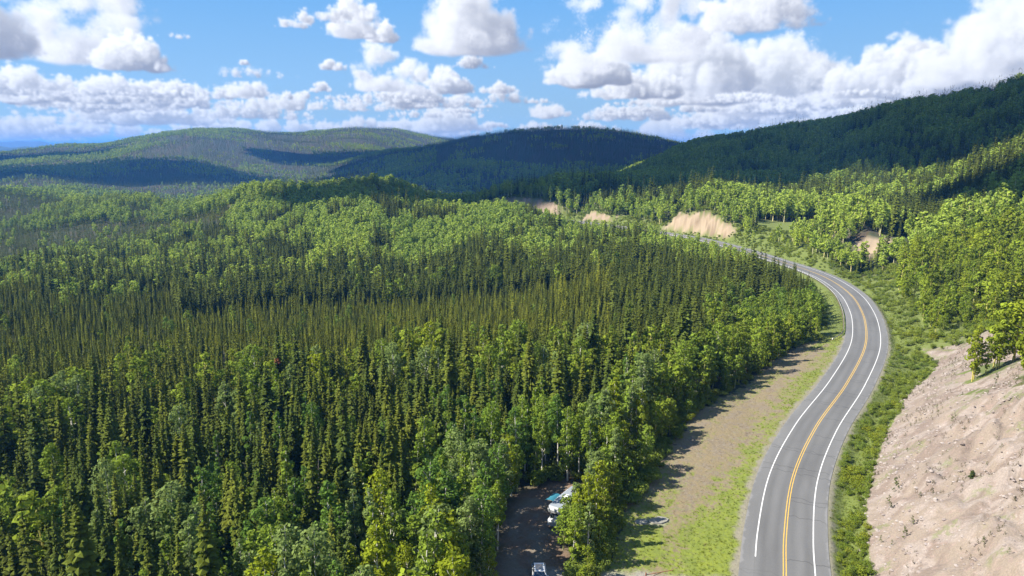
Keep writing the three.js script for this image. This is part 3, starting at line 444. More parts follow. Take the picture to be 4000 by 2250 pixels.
(function sow() {
  const rnd = rng(21);
  for (let r = 52; r < 4300;) {
    const sp = r < 175 ? 2.05 : r < 345 ? 2.2 : r < 700 ? 2.6 : r < 1300 ? 2.8 : 4.9 + (r - 1300) * .0009;
    const amax = 41, amin = r < 180 ? -46 : -40, step = sp / r / DEG;
    for (let A0 = amin; A0 < amax; A0 += step) {
      const A = A0 + (rnd() - .5) * step * .95, rr = r + (rnd() - .5) * sp * .95, x = rr * Math.sin(A * DEG), z = -rr * Math.cos(A * DEG), k1 = rnd(), k2 = rnd(), k3 = rnd(), k4 = rnd();
      const big = fbm2(x / 60 + 5, z / 60, 3), fineN = fbm2(x / 26 + 50, z / 26, 3);
      let leafy = .3, h = 10, dens = 1, kind = 'spruce', thin = 1, g = null;
      const q = rr < 760 ? road(x, z) : { u: 999, d: 999, cz: 0 };
      const left = q.u < 0 || q.d > 300 ? A < 14 - 0 * rr : false;
      if (q.d < 8.8 || (q.u < 0 && q.d < (q.cz > -225 ? 13 : 11) && q.cz > -300)) continue;
      const side = q.d < 320 ? Math.sign(q.u) : (A < 8 ? -1 : 1);
      if (rr < 700 && q.d < 320) { g = ground(x, z); if (g.bare > .12) continue; }
      if (side < 0 && rr < 1300) {
        if (openStrip(x, z, q)) continue;
        if (rr < 130) { const ls = lotSigned(x, z); if (ls > -.9) continue; const dx = x - 8.1, dz = z + 96.2, al = dx * -.54 + dz * .84, ac = dx * .84 + dz * .54; if (Math.abs(al) < 5.4 && Math.abs(ac) < 2.3) continue; }
        const edge = q.d < 60 ? x - treelineX(z) : -99, nearEdge = edge < 0 && edge > -16;
        if (rr < 175) {
          const lot = x > -14 && z > -122 ? 1 : 0;
          leafy = clamp(.14 + .66 * sstep(.46, .57, big) + (nearEdge ? .85 : 0) + lot * .55); if (rr > 135 && !nearEdge) leafy *= .5;
          h = 10 + big * 4; if (nearEdge) h *= lerp(.42, 1, clamp(-edge / 10)); dens = leafy > .5 ? .6 : .56; if (edge < 0 && edge > -1.3) continue;
          if (nearEdge && edge > -2.2) { h *= .6; }
        } else if (rr < 345) {
          const roadside = q.d < 46 && q.cz > -238 ? 1 - sstep(22, 46, q.d + (big - .5) * 24) : 0, bog = band(A, -60, 9, 5) * band(rr, 150, 335, 18);
          leafy = clamp(.012 + roadside * .88 + sstep(.66, .74, fineN) * .3 * (big > .52 ? 1 : 0) * (rr < 230 ? 1 : .4)); h = lerp(10, 7, bog) + big * 2.4; thin = lerp(1.1, .86, bog); dens = lerp(.75, .86, bog);
          const tall = band(A, 3, 25, 4) * band(rr, 235, 345, 20); h = lerp(h, 12 + 2 * big, tall * (1 - roadside)); if (tall > .4) leafy = roadside * .8; if (roadside > .5) h = 7.5 + 2.5 * big; if (q.d < 13) h *= roadside > .3 ? .6 : .35; else if (q.d < 30 && roadside < .3) h *= lerp(.5, .95, (q.d - 13) / 17);
        } else {
          let s = -1; for (const t of STANDS) { const e = Math.hypot((A - t[0]) / t[1], (rr - t[2]) / t[3]) + (big - .5) * 1.1 + (fineN - .5) * .7; if (e < 1) s = Math.max(s, t[4]); }
          leafy = s > 0 ? (fineN > .575 + (s - .8) * .25 ? .06 : s > .75 ? .985 : .62) : .02 + sstep(.62, .70, big) * .3; h = 10.5 + big * 3; dens = .85; if (leafy < .3 && A < -14) { thin = rr < 600 ? .85 : 1.1; h = 8 + 3 * big; }
          if (s > 0) { if (k2 >= leafy) { h = 12.5 + 3 * big; thin = 1.15; } else h = 9 + 2.5 * big; }
          if (rr < 440 && A > -14 && A < 12 && s < 0) { h = 11.5 + 2 * big; leafy = .06; }
          if (q.d < 30 && rr > 345) { leafy = .85; h = 6 + 3 * big; }
          if (q.d < 13) h *= .45;
        }
        if (q.d > 34 && band(A, -26, 11, 3) * band(rr, 318 + (big - .5) * 50, 392 + (fineN - .5) * 50, 6) > .5) { leafy = .03; h = 12 + 3 * big; thin = 1.2; dens = .9; }
      } else if (rr < 1600) {   // the slope right of the road
        const u = q.d < 320 ? q.d : 999, c = cutInfo(q.cz), verge = q.cz < -175 ? 22 + big * 18 : c.toe + 8;
        if (q.cz > -190 && g && g.h < 5.5 && u < 40) continue; if (q.cz > -112 && u < 40) continue;
        if (u < 13 + big * 6) continue;
        leafy = fineN > .6 || big < .42 ? .15 : .9; h = 11 + big * 3.5; dens = .82; if (rr > 780) { leafy = Math.min(leafy, .72); thin = 1.35; } if (k2 >= leafy) h *= rr > 780 ? 1.1 : 1.2;
        if (rr < 330) { leafy = clamp(.72 + (big - .5) * 1.8); h = 12.5 + big * 3.5; dens = .6; }
        if (A > 24.5 && A < 29 && rr > 285 && rr < 345) { if (u > 12 || k4 < .5) continue; h *= .35; }
        if (u < verge) { h *= .42 + .3 * k3; leafy = .85; dens = .5; }
        else if (u < verge + 22) { h *= .75; leafy = clamp(leafy + .15); dens = .7; }
        if (rr > 330 && A > 26 && rr < 520) { leafy = clamp(leafy - .25); }
        if (Math.hypot((x - 172) / 14, (z + 334) / 12) < 1) continue;
        if (A > 19 && A < 23.5 && rr > 405 && rr < 470 && fineN > .42) continue;     // grassy opening
      } else {                  // far hills
        const blue = A < -6 || rr > 2450, str = fbm2((x + z * .45) / 330, (z - x * .3) / 150, 4);
        leafy = blue ? sstep(.43, .58, str + (fineN - .5) * .25) * .55 : sstep(.58, .75, big) * .35; h = 10 + 3 * big; dens = .92; if (rr > 1400 && rr < 2000 && A < -10) leafy *= .35;
      }
      if (k1 > dens) continue;
      const leaf = k2 < leafy;
      if (leaf) { kind = 'leaf'; if (rr > 345 && rr < 1300 && k4 > .76) continue; }
      h *= .62 + .66 * k3; if (!leaf) h *= .95 + (k4 > .92 ? .38 : 0);
      if (rr > 1600) h *= leaf ? .95 : 1.15;
      const y = (g ? g.h : H(x, z)), top = (y + h - EYE) / rr;
      if (rr > 200 && top < horizonAt(A, rr) - .0015) continue;
      list.push({ x, y, z, h, leaf, thin, r: rr, A, k: rnd(), t: rnd(), v: rnd(), big, q, u: q.u, edge: side, aspen: rr > 345 && leaf });
    }
    r += sp;
  }
  for (const [x, z, h] of [[7.7, -88.0, 7.5], [8.9, -90.3, 8.2], [10.6, -91.3, 9.5], [9.4, -86.6, 9.2], [12.2, -94, 10], [12.6, -98, 9.5], [9.8, -83.5, 9], [11.6, -87.6, 9.5], [7.2, -90.4, 6.5], [6.9, -87.2, 6], [8.4, -85.2, 8], [7.8, -82.6, 8.5], [-3.2, -81.4, 8.5], [-2.9, -78.6, 7], [9.6, -92.2, 7.5], [-3.2, -84, 10], [-2, -87.5, 10.5], [-2.1, -91.6, 11], [-2.1, -95.5, 10.5], [-.9, -99.8, 11], [-2.9, -76.2, 7], [-.2, -103.2, 10.5], [-4.6, -79, 7], [-3.9, -75.5, 8], [-5.4, -77, 8.5], [-6.3, -80.2, 8], [-7.4, -89.5, 11], [-6.9, -94, 11.5], [-7, -81, 10], [-5.9, -78, 10]]) list.push({ x, y: H(x, z), z, h, leaf: true, thin: 1, r: Math.hypot(x, z), A: Math.atan2(x, -z) / DEG, k: rnd(), t: rnd(), v: rnd(), big: .55, q: road(x, z), u: -20, edge: -1, aspen: false });
})();
console.log('trees', list.length, list.filter(t => t.leaf).length, performance.now() | 0);

// ---- the trees that show largest are things of their own
const FH = Math.tan(36.5 * DEG);
const inView = t => { const yb = (t.y - EYE) / t.r, yt = (t.y + t.h - EYE) / t.r; return Math.abs(t.A) < 35.5 && t.r > 60 && yt > -.66; };
function zoneOf(t) {
  if (t.u > 0 && t.q.d < 320) return t.y > 5.5 && t.q.cz > -200 ? 'atop the bare roadside bank' : 'on the slope opposite the guardrail';
  const ls = t.z > -125 ? lotSigned(t.x, t.z) : -99, strip = t.q.d < 60 && t.x > treelineX(t.z) - 9;
  if (t.z > -125 && t.x > 6 && strip && t.z > -112) return 'between motorhome lot and grassy strip';
  if (strip) return 'edging the grassy roadside strip';
  if (ls > -7) return t.z < -104 ? 'at the back of the motorhome lot' : 'fringing the gravel lot';
  if (t.A < -20) return t.r < 105 ? 'in the bottom left corner' : 'in mixed woods at the left edge';
  if (t.A < -8) return t.r < 105 ? 'in the nearest rows, left half' : 'in woods below the black spruce flat';
  return t.r < 110 ? 'in the nearest rows beside the lot' : 'in the stand behind the motorhome lot';
}
const sizeWord = t => t.h > 11 ? 'tall' : t.h > 8 ? 'mid-height' : t.h > 5 ? 'short' : 'knee-high young';
const rank = t => inView(t) ? t.h / t.r : -1;
const leafs = list.filter(t => t.leaf && t.r < 420).sort((a, b) => rank(b) - rank(a)), sprs = list.filter(t => !t.leaf && t.r < 420).sort((a, b) => rank(b) - rank(a));
const LEAFWORD = ['mid green', 'deep green', 'light green', 'grey-green', 'yellow-green'], NEEDLEWORD = ['olive green', 'dark green', 'yellowish olive', 'dull green'];
const trunkOfLeaf = 'trunk';
function placeIndividual(t, i) {
  t.done = true; const zone = zoneOf(t), sw = t.h > 10.5 ? 'tall' : t.h > 7.5 ? 'medium-sized' : 'small';
  if (t.leaf) {
    const m = Math.floor(clamp(t.t * .55 + t.big * .8 - .15 + (t.u > 0 && t.q.d < 320 ? .25 : t.q.d < 50 && t.x > treelineX(t.z) - 14 ? .22 : 0), 0, .999) * 5), sh = nearLeaf[Math.floor(t.k * 9)];
    const g = thing('birch_tree', `${sw} ${LEAFWORD[m]} birch ${zone}`, 'tree', `${LEAFWORD[m]} ${sw} birches ${zone}`);
    part('trunk', sh[0], M.birchBark, g); part('crown', sh[1], leafMats[m], g);
    const s = t.h / 10, w = s * (.85 + t.v * .35) * (t.h < 6 ? 1.25 : 1.05); g.scale.set(w, s, w); g.position.set(t.x, t.y, t.z); g.rotation.set((t.v - .5) * .13, t.t * 6.28, (t.t - .5) * .13); return g;
  }
  const m = Math.floor(t.t * 4), sh = nearSpruce[Math.floor(t.k * 8)];
  const g = thing('spruce_tree', `${sw} ${NEEDLEWORD[m]} spruce ${zone}`, 'tree', `${NEEDLEWORD[m]} ${sw} spruces ${zone}`);
  part('trunk', sh[0], M.spruceBark, g); part('crown', sh[1], needleMats[m], g);
  const s = t.h * 1.08 / 10, w = s * (.8 + t.v * .4) * t.thin; g.scale.set(w, s, w); g.position.set(t.x, t.y, t.z); g.rotation.set((t.v - .5) * .05, t.t * 6.28, (t.k - .5) * .05); return g;
}
leafs.slice(0, 300).forEach(placeIndividual); sprs.slice(0, 300).forEach(placeIndividual);
console.log('ranks', leafs[299].r, sprs[299].r);

// ---- all other trees: one wood of broadleaves, one of conifers
const up = new THREE.Vector3(0, 1, 0);
function wood(name, label, sets) {
  const g = new THREE.Group(); g.name = name; g.userData = { kind: 'stuff', label, category: 'forest' }; scene.add(g);
  for (const s of sets) {
    if (!s.items.length) continue;
    const im = new THREE.InstancedMesh(s.geo, s.mat, s.items.length), m = new THREE.Matrix4(), p = new THREE.Vector3(), q = new THREE.Quaternion(), sc = new THREE.Vector3(), e = new THREE.Euler(), c = new THREE.Color();
    s.items.forEach((t, i) => { e.set((t.v - .5) * .1, t.t * 6.283, (t.k - .5) * .1); q.setFromEuler(e); const k = t.h / s.tall; sc.set(k * t.w, k, k * t.w); p.set(t.x, t.y, t.z); m.compose(p, q, sc); im.setMatrixAt(i, m); c.setRGB(...t.c); im.setColorAt(i, c); });
    im.name = s.name; im.castShadow = im.receiveShadow = true; im.userData = { kind: 'stuff' }; g.add(im);
  }
}
const setsL = [], setsC = [], pick = (arr, geos, mat, name, tall) => geos.map(geo => { const s = { geo, mat, name, tall, items: [] }; arr.push(s); return s; });
const sNL = pick(setsL, midLeaf, M.instLeaf, 'birch_crown', 10), sAL = pick(setsL, tallAspen, M.instLeaf, 'aspen_crown', 12), sFL = pick(setsL, farAspen, M.instLeaf, 'distant_aspen_crown', 12);
const sMC = pick(setsC, midSpruce, M.instNeedle, 'spruce_crown', 10), sFC = pick(setsC, farSpruce, M.instNeedle, 'distant_spruce_crown', 10);
for (const t of list) {
  if (t.done) continue;
  if (t.leaf) {
    const far = t.r > 1100, set = far ? sFL : t.aspen && t.h > 7 ? sAL : sNL, b = clamp(t.t * .5 + t.big * .9 - .2 + (t.u > 0 && t.r < 330 ? .3 : 0), 0, 1), j = .82 + t.v * .36;
    t.c = t.aspen ? mix3([.215, .310, .042], [.345, .410, .036], b) : mix3([.120, .190, .028], [.220, .260, .018], b).map(v => v * j); t.w = (.85 + t.v * .4) * (set === sNL ? (t.h < 6 ? 1.3 : 1.1) : 1.3); if (set === sAL) t.c = mix3(t.c, [.25, .32, .075], .3);
    set[Math.floor(t.k * set.length)].items.push(t);
  } else {
    const far = t.r > 620, set = far ? sFC : sMC, j = .75 + t.v * .5; t.c = mix3([.040, .054, .010], t.thin < .95 ? [.112, .120, .012] : [.068, .080, .011], t.t).map(v => v * j); t.w = (.8 + t.v * .4) * t.thin * (far ? .95 : 1.05);
    set[Math.floor(t.k * set.length)].items.push(t);
  }
}
wood('broadleaf_forest', 'birch and aspen woods filling the valley and hillsides beyond the nearest trees', setsL);
wood('spruce_forest', 'dark spruce woods covering the flat and the far hills', setsC);
console.log('woods', performance.now() | 0);

// ---------------------------------------------------------------- the road
const std = (r, g, b, rough = .8, o = {}) => new THREE.MeshStandardMaterial({ color: new THREE.Color().setRGB(r, g, b), roughness: rough, ...o });
const side = (k, u, y) => { const t = CT[k], p = CL[k]; return [p.x - t.z * u, y, p.z + t.x * u]; };
(function buildRoad() {
  const W = 512, L = 2048, LEN = 120, rnd = rng(31), data = new Uint8Array(W * L * 4);
  const cracks = []; for (let k = 0; k < 22; k++) cracks.push([rnd() * L, rnd() * 40, rnd() < .5 ? 1 : .55, rnd() < .3 ? .5 : 0]);
  for (let j = 0; j < L; j++) for (let i = 0; i < W; i++) {
    const u = (i / W - .5) * 11, v = j / L * LEN, wheel = Math.exp(-(((Math.abs(Math.abs(u) - 1.85) - .85) / .42) ** 2)), pat = fbm2(u * .6 + 3, v * .09 + 20 * (v > 60 ? 0 : 0), 3) - .5, gr = rnd() - .5;
    const seam = Math.sin(v / LEN * 6.2832) ; let a = .205 + pat * .085 + gr * .06 - wheel * .026 + (Math.abs(u) > 3.75 ? .022 : 0) + (Math.abs(Math.abs(u) - 3.72) < .06 ? -.01 : 0) + seam * .004;
    for (const c of cracks) { const w = c[0] + (fbm2(u * .8 + c[1], c[1], 3) - .5) * 26; if (Math.abs(j - w) < 1.1 && (c[3] === 0 || u > 0)) a *= c[2] * .85; }
    const e = Math.abs(u) - 5.25 + (fbm2(v * .9, Math.sign(u) * 9, 3) - .5) * .9; if (e > 0) a = lerp(a, .30, clamp(e * 4));
    const s = v2 => 255 * (1.055 * Math.pow(clamp(v2), 1 / 2.4) - .055), o = (j * W + i) * 4; data[o] = s(a * .50); data[o + 1] = s(a * .49); data[o + 2] = s(a * .475); data[o + 3] = 255;
  }
  const tex = new THREE.DataTexture(data, W, L); tex.colorSpace = THREE.SRGBColorSpace; tex.wrapT = THREE.MirroredRepeatWrapping; tex.wrapS = THREE.ClampToEdgeWrapping; tex.magFilter = THREE.LinearFilter; tex.needsUpdate = true;
  const pos = [], uv = [], idx = [], cols = [-5.5, -3.6, -1.8, 0, 1.8, 3.6, 5.5];
  for (let k = 0; k <= NS; k++) for (const u of cols) { pos.push(...side(k, u, .03 - Math.abs(u) * .008)); uv.push(u / 11 + .5, k * ROADLEN / NS / LEN); }
  const n = cols.length; for (let k = 0; k < NS; k++) for (let j = 0; j < n - 1; j++) { const a = k * n + j; idx.push(a, a + 1, a + n, a + 1, a + n + 1, a + n); }
  const g = geom(pos, null, idx); g.setAttribute('uv', new THREE.Float32BufferAttribute(uv, 2));
  const r = new THREE.Mesh(g, new THREE.MeshStandardMaterial({ map: tex, roughness: .88, side: THREE.DoubleSide })); r.name = 'road'; r.receiveShadow = true; r.userData = { kind: 'structure', label: 'two-lane asphalt highway curving away through the woods', category: 'road' }; scene.add(r);
  const wear = noiseTexture(256, 2, (u, v) => .8 + .28 * fbm2(u * 24, v * 24, 3)); wear.colorSpace = THREE.SRGBColorSpace;
  const white = new THREE.MeshStandardMaterial({ color: new THREE.Color().setRGB(.58, .57, .55), roughness: .7, side: THREE.DoubleSide, map: wear }), yellow = new THREE.MeshStandardMaterial({ color: new THREE.Color().setRGB(.54, .335, .05), roughness: .7, side: THREE.DoubleSide, map: wear });
  const line = (name, u0, w, mat, k0, k1) => { const rows = []; const uvs = []; for (let k = k0; k <= k1; k++) { rows.push([side(k, u0 - w / 2, .036 - Math.abs(u0) * .008), side(k, u0 + w / 2, .036 - Math.abs(u0) * .008)]); uvs.push(0, k * .4, .15, k * .4); } const q = ribbon(rows); q.setAttribute('uv', new THREE.Float32BufferAttribute(uvs, 2)); const m = part(name, q, mat, r); m.castShadow = false; return m; };
  const kAt = z => { let k = 0; while (k < NS && CL[k].z > z) k++; return k; };
  line('edge_line', 3.62, .17, white, 0, NS); line('edge_line', -3.62, .17, white, kAt(-83.6), NS); line('edge_line', -3.62, .17, white, 0, kAt(-62));
  line('centre_line', -.17, .13, yellow, 0, NS); line('centre_line', .17, .13, yellow, 0, NS);
})();
// ---- guardrail on the outer edge of the bend
(function guardrail() {
  const G = thing('guardrail', 'long galvanised steel guardrail on posts along the left edge of the bend', 'guardrail');
  let k0 = 0; while (CL[k0].z > -190) k0++; let k1 = k0; while (CL[k1].z > -436) k1++;
  const prof = [[0, .46], [.035, .50], [.035, .545], [-.02, .585], [-.02, .615], [.035, .655], [.035, .70], [0, .74]];
  const step = ROADLEN / NS, path = [];
  const flare = i => -6.05 - 2.4 * Math.pow(Math.max(0, 1 - i / 6), 1.8);
  for (let k = k0 - 1; k <= k1; k++) path.push([k, flare(k - k0 + 1)]);
  const steel = std(.40, .41, .42, .5, { metalness: .15, side: THREE.DoubleSide }), wood = std(.16, .12, .085, .95);
  for (let i = 0; i < path.length - 1; i += 2) { // one rail panel per two stations
    const rows = []; for (let j = i; j <= Math.min(i + 2, path.length - 1); j++) rows.push(prof.map(([o, y]) => side(path[j][0], path[j][1] + o + (j === i + 2 ? .006 : 0), y + H(...[side(path[j][0], path[j][1], 0)].map(p => [p[0], p[2]])[0]) + .08)));
    part('rail_panel', ribbon(rows), steel, G);
  }
  const pg = new RoundedBoxGeometry(.16, 1.1, .2, 1, .015);
  path.forEach(([k, u], i) => { const p = side(k, u - .13, 0), y = H(p[0], p[2]), m = part('post', pg, wood, G); m.position.set(p[0], y + .27, p[2]); m.rotation.y = Math.atan2(CT[k].x, CT[k].z); });
  const e = side(path[0][0], path[0][1] + .02, 0), end = part('end_terminal', new RoundedBoxGeometry(.14, .42, .5, 2, .06), std(.75, .72, .66, .6), G); end.position.set(e[0], H(e[0], e[2]) + .66, e[2]);
})();

// ---------------------------------------------------------------- vehicles
function extrudeX(pts, width, bevel, taper) { // side outline in (z, y), given a width along x
  const s = new THREE.Shape(); pts.forEach(([z, y], i) => i ? s.lineTo(z, y) : s.moveTo(z, y)); s.closePath();
  const g = new THREE.ExtrudeGeometry(s, { depth: width - 2 * bevel, bevelEnabled: true, bevelThickness: bevel, bevelSize: bevel, bevelSegments: 2, steps: 1 });
  g.translate(0, 0, -(width - 2 * bevel) / 2); g.rotateY(-Math.PI / 2);
  if (taper) { const p = g.attributes.position; for (let i = 0; i < p.count; i++) { const f = taper(p.getY(i)); p.setX(i, p.getX(i) * f); } g.computeVertexNormals(); }
  return g;
}
const glass = new THREE.MeshPhysicalMaterial({ color: new THREE.Color().setRGB(.02, .025, .03), roughness: .06, clearcoat: 1 }), whitePaint = new THREE.MeshPhysicalMaterial({ color: new THREE.Color().setRGB(.5, .5, .5), roughness: .3, clearcoat: 1, clearcoatRoughness: .05 }), rubber = std(.02, .02, .02, .9), alloy = std(.5, .5, .5, .35, { metalness: .9 }), darkTrim = std(.03, .03, .03, .6);
const placeBox = (name, w, h, d, x, y, z, mat, par, r = .03) => { const m = part(name, new RoundedBoxGeometry(w, h, d, 2, Math.min(r, w / 2.1, h / 2.1, d / 2.1)), mat, par); m.position.set(x, y, z); return m; };
function wheel(par, x, y, z, r) {
  const t = new THREE.TorusGeometry(r * .78, r * .24, 8, 20); t.rotateY(Math.PI / 2); const w = part('wheel', t, rubber, par); w.position.set(x, y, z);
  const d = new THREE.CylinderGeometry(r * .6, r * .6, .1, 16); d.rotateZ(Math.PI / 2); part('rim', d, alloy, w);
}
(function car() {
  const c = thing('parked_car', 'white hatchback with a dark glass roof parked on the gravel lot', 'car');
  part('body', extrudeX([[2.12, .34], [2.2, .55], [2.1, .74], [1.95, .82], [1.0, .98], [-1.9, 1.03], [-2.1, .96], [-2.16, .55], [-2.05, .34]], 1.8, .07, y => y > .85 ? .97 : 1), whitePaint, c);
  const tp = y => lerp(1, .76, clamp((y - 1) / .52));
  part('windows', extrudeX([[1.12, .98], [.32, 1.46], [-1.35, 1.48], [-1.95, 1.02]], 1.66, .03, tp), glass, c);
  part('roof', extrudeX([[.40, 1.475], [.22, 1.52], [-.5, 1.555], [-1.3, 1.535], [-1.55, 1.47]], 1.72, .03, tp), whitePaint, c);
  placeBox('sunroof', .92, .03, 1.15, 0, 1.572, -.42, new THREE.MeshPhysicalMaterial({ color: new THREE.Color().setRGB(.05, .055, .06), roughness: .05, clearcoat: 1 }), c, .014).rotation.x = -.02;
  placeBox('rear_spoiler', 1.2, .04, .2, 0, 1.53, -1.58, darkTrim, c, .015);
  for (const s of [-1, 1]) {
    const pil = (z0, y0, z1, y1, w) => { const L = Math.hypot(z1 - z0, y1 - y0), x0 = .82 * tp(y0), x1 = .82 * tp(y1), m = placeBox('pillar', .07, Math.hypot(L, x0 - x1), w, s * (x0 + x1) / 2, (y0 + y1) / 2, (z0 + z1) / 2, whitePaint, c, .02); m.rotation.set(Math.atan2(z1 - z0, y1 - y0), 0, s * Math.atan2(x0 - x1, y1 - y0)); };
    pil(1.1, .99, .3, 1.5, .09); pil(-.55, 1.0, -.55, 1.5, .1); pil(-1.9, 1.02, -1.4, 1.5, .16);
    placeBox('door_mirror', .2, .13, .12, s * .99, 1.04, .78, whitePaint, c, .04);
    placeBox('headlight', .34, .12, .16, s * .66, .72, 2.1, std(.75, .78, .8, .1), c, .05);
    placeBox('tail_light', .3, .14, .1, s * .68, .84, -2.12, std(.4, .02, .02, .3), c, .04);
    placeBox('door_handle', .03, .03, .18, s * .905, .86, .1, whitePaint, c, .01); placeBox('door_handle', .03, .03, .18, s * .905, .87, -.85, whitePaint, c, .01);
    for (const z of [1.36, -1.32]) wheel(c, s * .82, .33, z, .33);
  }
  placeBox('grille', .9, .16, .06, 0, .56, 2.17, darkTrim, c, .03);
  c.position.set(3.45, H(3.45, -80.3) + .03, -80.3); c.rotation.y = .03;
})();
const RVP = [8.1, -96.2], RVD = [-.54, .84];
(function motorhome() {
  const c = thing('motorhome', 'white motorhome with a grey roof parked at an angle under the birches', 'motorhome');
  const coat = std(.40, .40, .395, .4), roofM = std(.20, .22, .24, .6), grey = std(.35, .36, .38, .5);
  part('coach_body', extrudeX([[2.55, 1.9], [3.5, 2.15], [3.62, 2.55], [3.4, 3.0], [-3.5, 3.0], [-3.62, 2.9], [-3.62, .55], [2.2, .55], [2.2, 1.9]], 2.4, .06), coat, c);
  const roof = placeBox('roof', 2.34, .06, 6.9, 0, 3.05, -.05, roofM, c, .03);
  placeBox('roof_vent', .5, .16, .5, -.1, .09, -1.9, darkTrim, roof, .04); placeBox('roof_vent', .45, .14, .45, .2, .08, 1.6, std(.7, .7, .68, .5), roof, .04); placeBox('air_conditioner', .75, .28, 1.0, 0, .15, .1, std(.68, .69, .68, .5), roof, .08);
  part('cab', extrudeX([[2.15, .55], [4.05, .5], [4.1, .95], [3.95, 1.12], [3.4, 1.25], [2.85, 1.95], [2.15, 1.95]], 2.0, .06), coat, c);
  const ws = placeBox('windscreen', 1.7, .95, .05, 0, 1.6, 3.24, glass, c, .02); ws.rotation.x = -.75;
  for (const s of [-1, 1]) {
    placeBox('cab_window', .04, .5, .75, s * 1.01, 1.55, 2.75, glass, c, .015); placeBox('window', .05, .7, 1.2, s * 1.205, 2.0, .9, glass, c, .02); placeBox('window', .05, .6, 1.0, s * 1.205, 2.0, -2.2, glass, c, .02);
    placeBox('stripe', .02, .22, 5.4, s * 1.204, 1.25, -.6, grey, c, .008); placeBox('wing_mirror', .22, .34, .1, s * 1.28, 1.6, 3.1, darkTrim, c, .04); placeBox('headlight', .36, .2, .08, s * .72, 0.85, 4.12, std(.8, .8, .8, .1), c, .03);
    for (const z of [3.25, -1.9]) wheel(c, s * .98, .38, z, .38);
  }
  placeBox('bumper', 2.0, .2, .14, 0, .5, 4.15, grey, c, .05); placeBox('awning_roller', .14, .16, 4.2, -1.28, 2.85, -.6, std(.75, .75, .75, .5), c, .06);
  c.position.set(RVP[0], H(...RVP), RVP[1]); c.rotation.y = Math.atan2(RVD[0], RVD[1]);
})();
(function tarp() {
  const c = thing('camp_shelter', 'small teal fabric shelter beside the rear of the motorhome', 'shelter'), teal = std(.015, .12, .17, .7, { side: THREE.DoubleSide });
  const rows = []; for (let i = 0; i <= 8; i++) { const r = []; for (let j = 0; j <= 8; j++) { const u = i / 4 - 1, v = j / 4 - 1; r.push([u * 1.0, 1.75 - .35 * Math.abs(u) ** 2 - .12 * (1 - Math.abs(v)) * Math.abs(u) - (Math.abs(u) > .95 ? .3 : 0) + (fbm2(i * .7, j * .7, 2) - .5) * .12, v * 1.25]); } rows.push(r); }
  part('canopy', ribbon(rows), teal, c); for (const [x, z] of [[-.9, -1.1], [.9, -1.1], [-.9, 1.1], [.9, 1.1]]) { const m = part('pole', new THREE.CylinderGeometry(.02, .02, 1.45, 6), alloy, c); m.position.set(x, .72, z); }
  c.position.set(6.3, H(6.3, -99.2), -99.2); c.rotation.y = -.57;
})();
// ---- swing gate by the turn-off, with its posts; boulder beside it
(function gate() {
  const c = thing('swing_gate', 'rusty pipe gate standing open on its post beside the turn-off', 'gate'), rust = std(.19, .075, .04, .85), b = [16.8, -80.3], y = H(...b);
  const bar = (name, p, q, r) => { const a = new THREE.Vector3(...p), d = new THREE.Vector3(...q).sub(a), g = new THREE.CylinderGeometry(r, r, d.length(), 8); const m = part(name, g, rust, c); m.position.copy(a).addScaledVector(d, .5); m.quaternion.setFromUnitVectors(up, d.clone().normalize()); return m; };
  bar('gate_post', [0, -.3, 0], [0, 1.25, 0], .09); bar('gate_post', [.08, -.3, .95], [.08, .85, .95], .1); bar('gate_arm', [.1, .95, 0], [3.6, 1.0, -.95], .05); bar('gate_brace', [.1, .35, 0], [2.1, .95, -.54], .035);
  c.position.set(b[0], y, b[1]);
  const s = thing('boulder', 'dark rounded boulder beside the rusty gate post', 'boulder'); part('stone', rockGeo(9, .55), std(.07, .075, .085, .9), s); s.position.set(15.6, H(15.6, -80.2) + .1, -80.2); s.scale.set(1.2, .85, 1);
})();
function rockGeo(seed, r) { const g = new THREE.IcosahedronGeometry(r, 2), p = g.attributes.position; for (let i = 0; i < p.count; i++) { const x = p.getX(i), y = p.getY(i), z = p.getZ(i), f = .72 + .56 * vn3(x / r * 1.3 + seed * 9, y / r * 1.3 + 50, z / r * 1.3); p.setXYZ(i, x * f, y * f * .8, z * f); } g.computeVertexNormals(); return g; }
(function slabs() {
  for (const [x, z, w, d, a, l] of [[21.3, -94.7, 1.5, .9, .3, 'larger pale concrete slab lying flat in the grassy strip'], [18.7, -94.2, 1.0, .8, -.2, 'smaller pale concrete slab lying flat in the grassy strip']]) {
    const c = thing('concrete_slab', l, 'slab', 'slabs in the grass'), g = new THREE.CylinderGeometry(1, 1.08, .4, 9, 1), p = g.attributes.position; for (let i = 0; i < p.count; i++) { const t = Math.atan2(p.getZ(i), p.getX(i)), f = .8 + .35 * vn2(Math.cos(t) * 2 + x, Math.sin(t) * 2); p.setX(i, p.getX(i) * f); p.setZ(i, p.getZ(i) * f); } g.computeVertexNormals();
    part('slab', g, std(.19, .18, .15, .95), c); c.scale.set(w, 1, d); c.rotation.y = a; c.position.set(x, H(x, z) - .05, z);
  }
})();

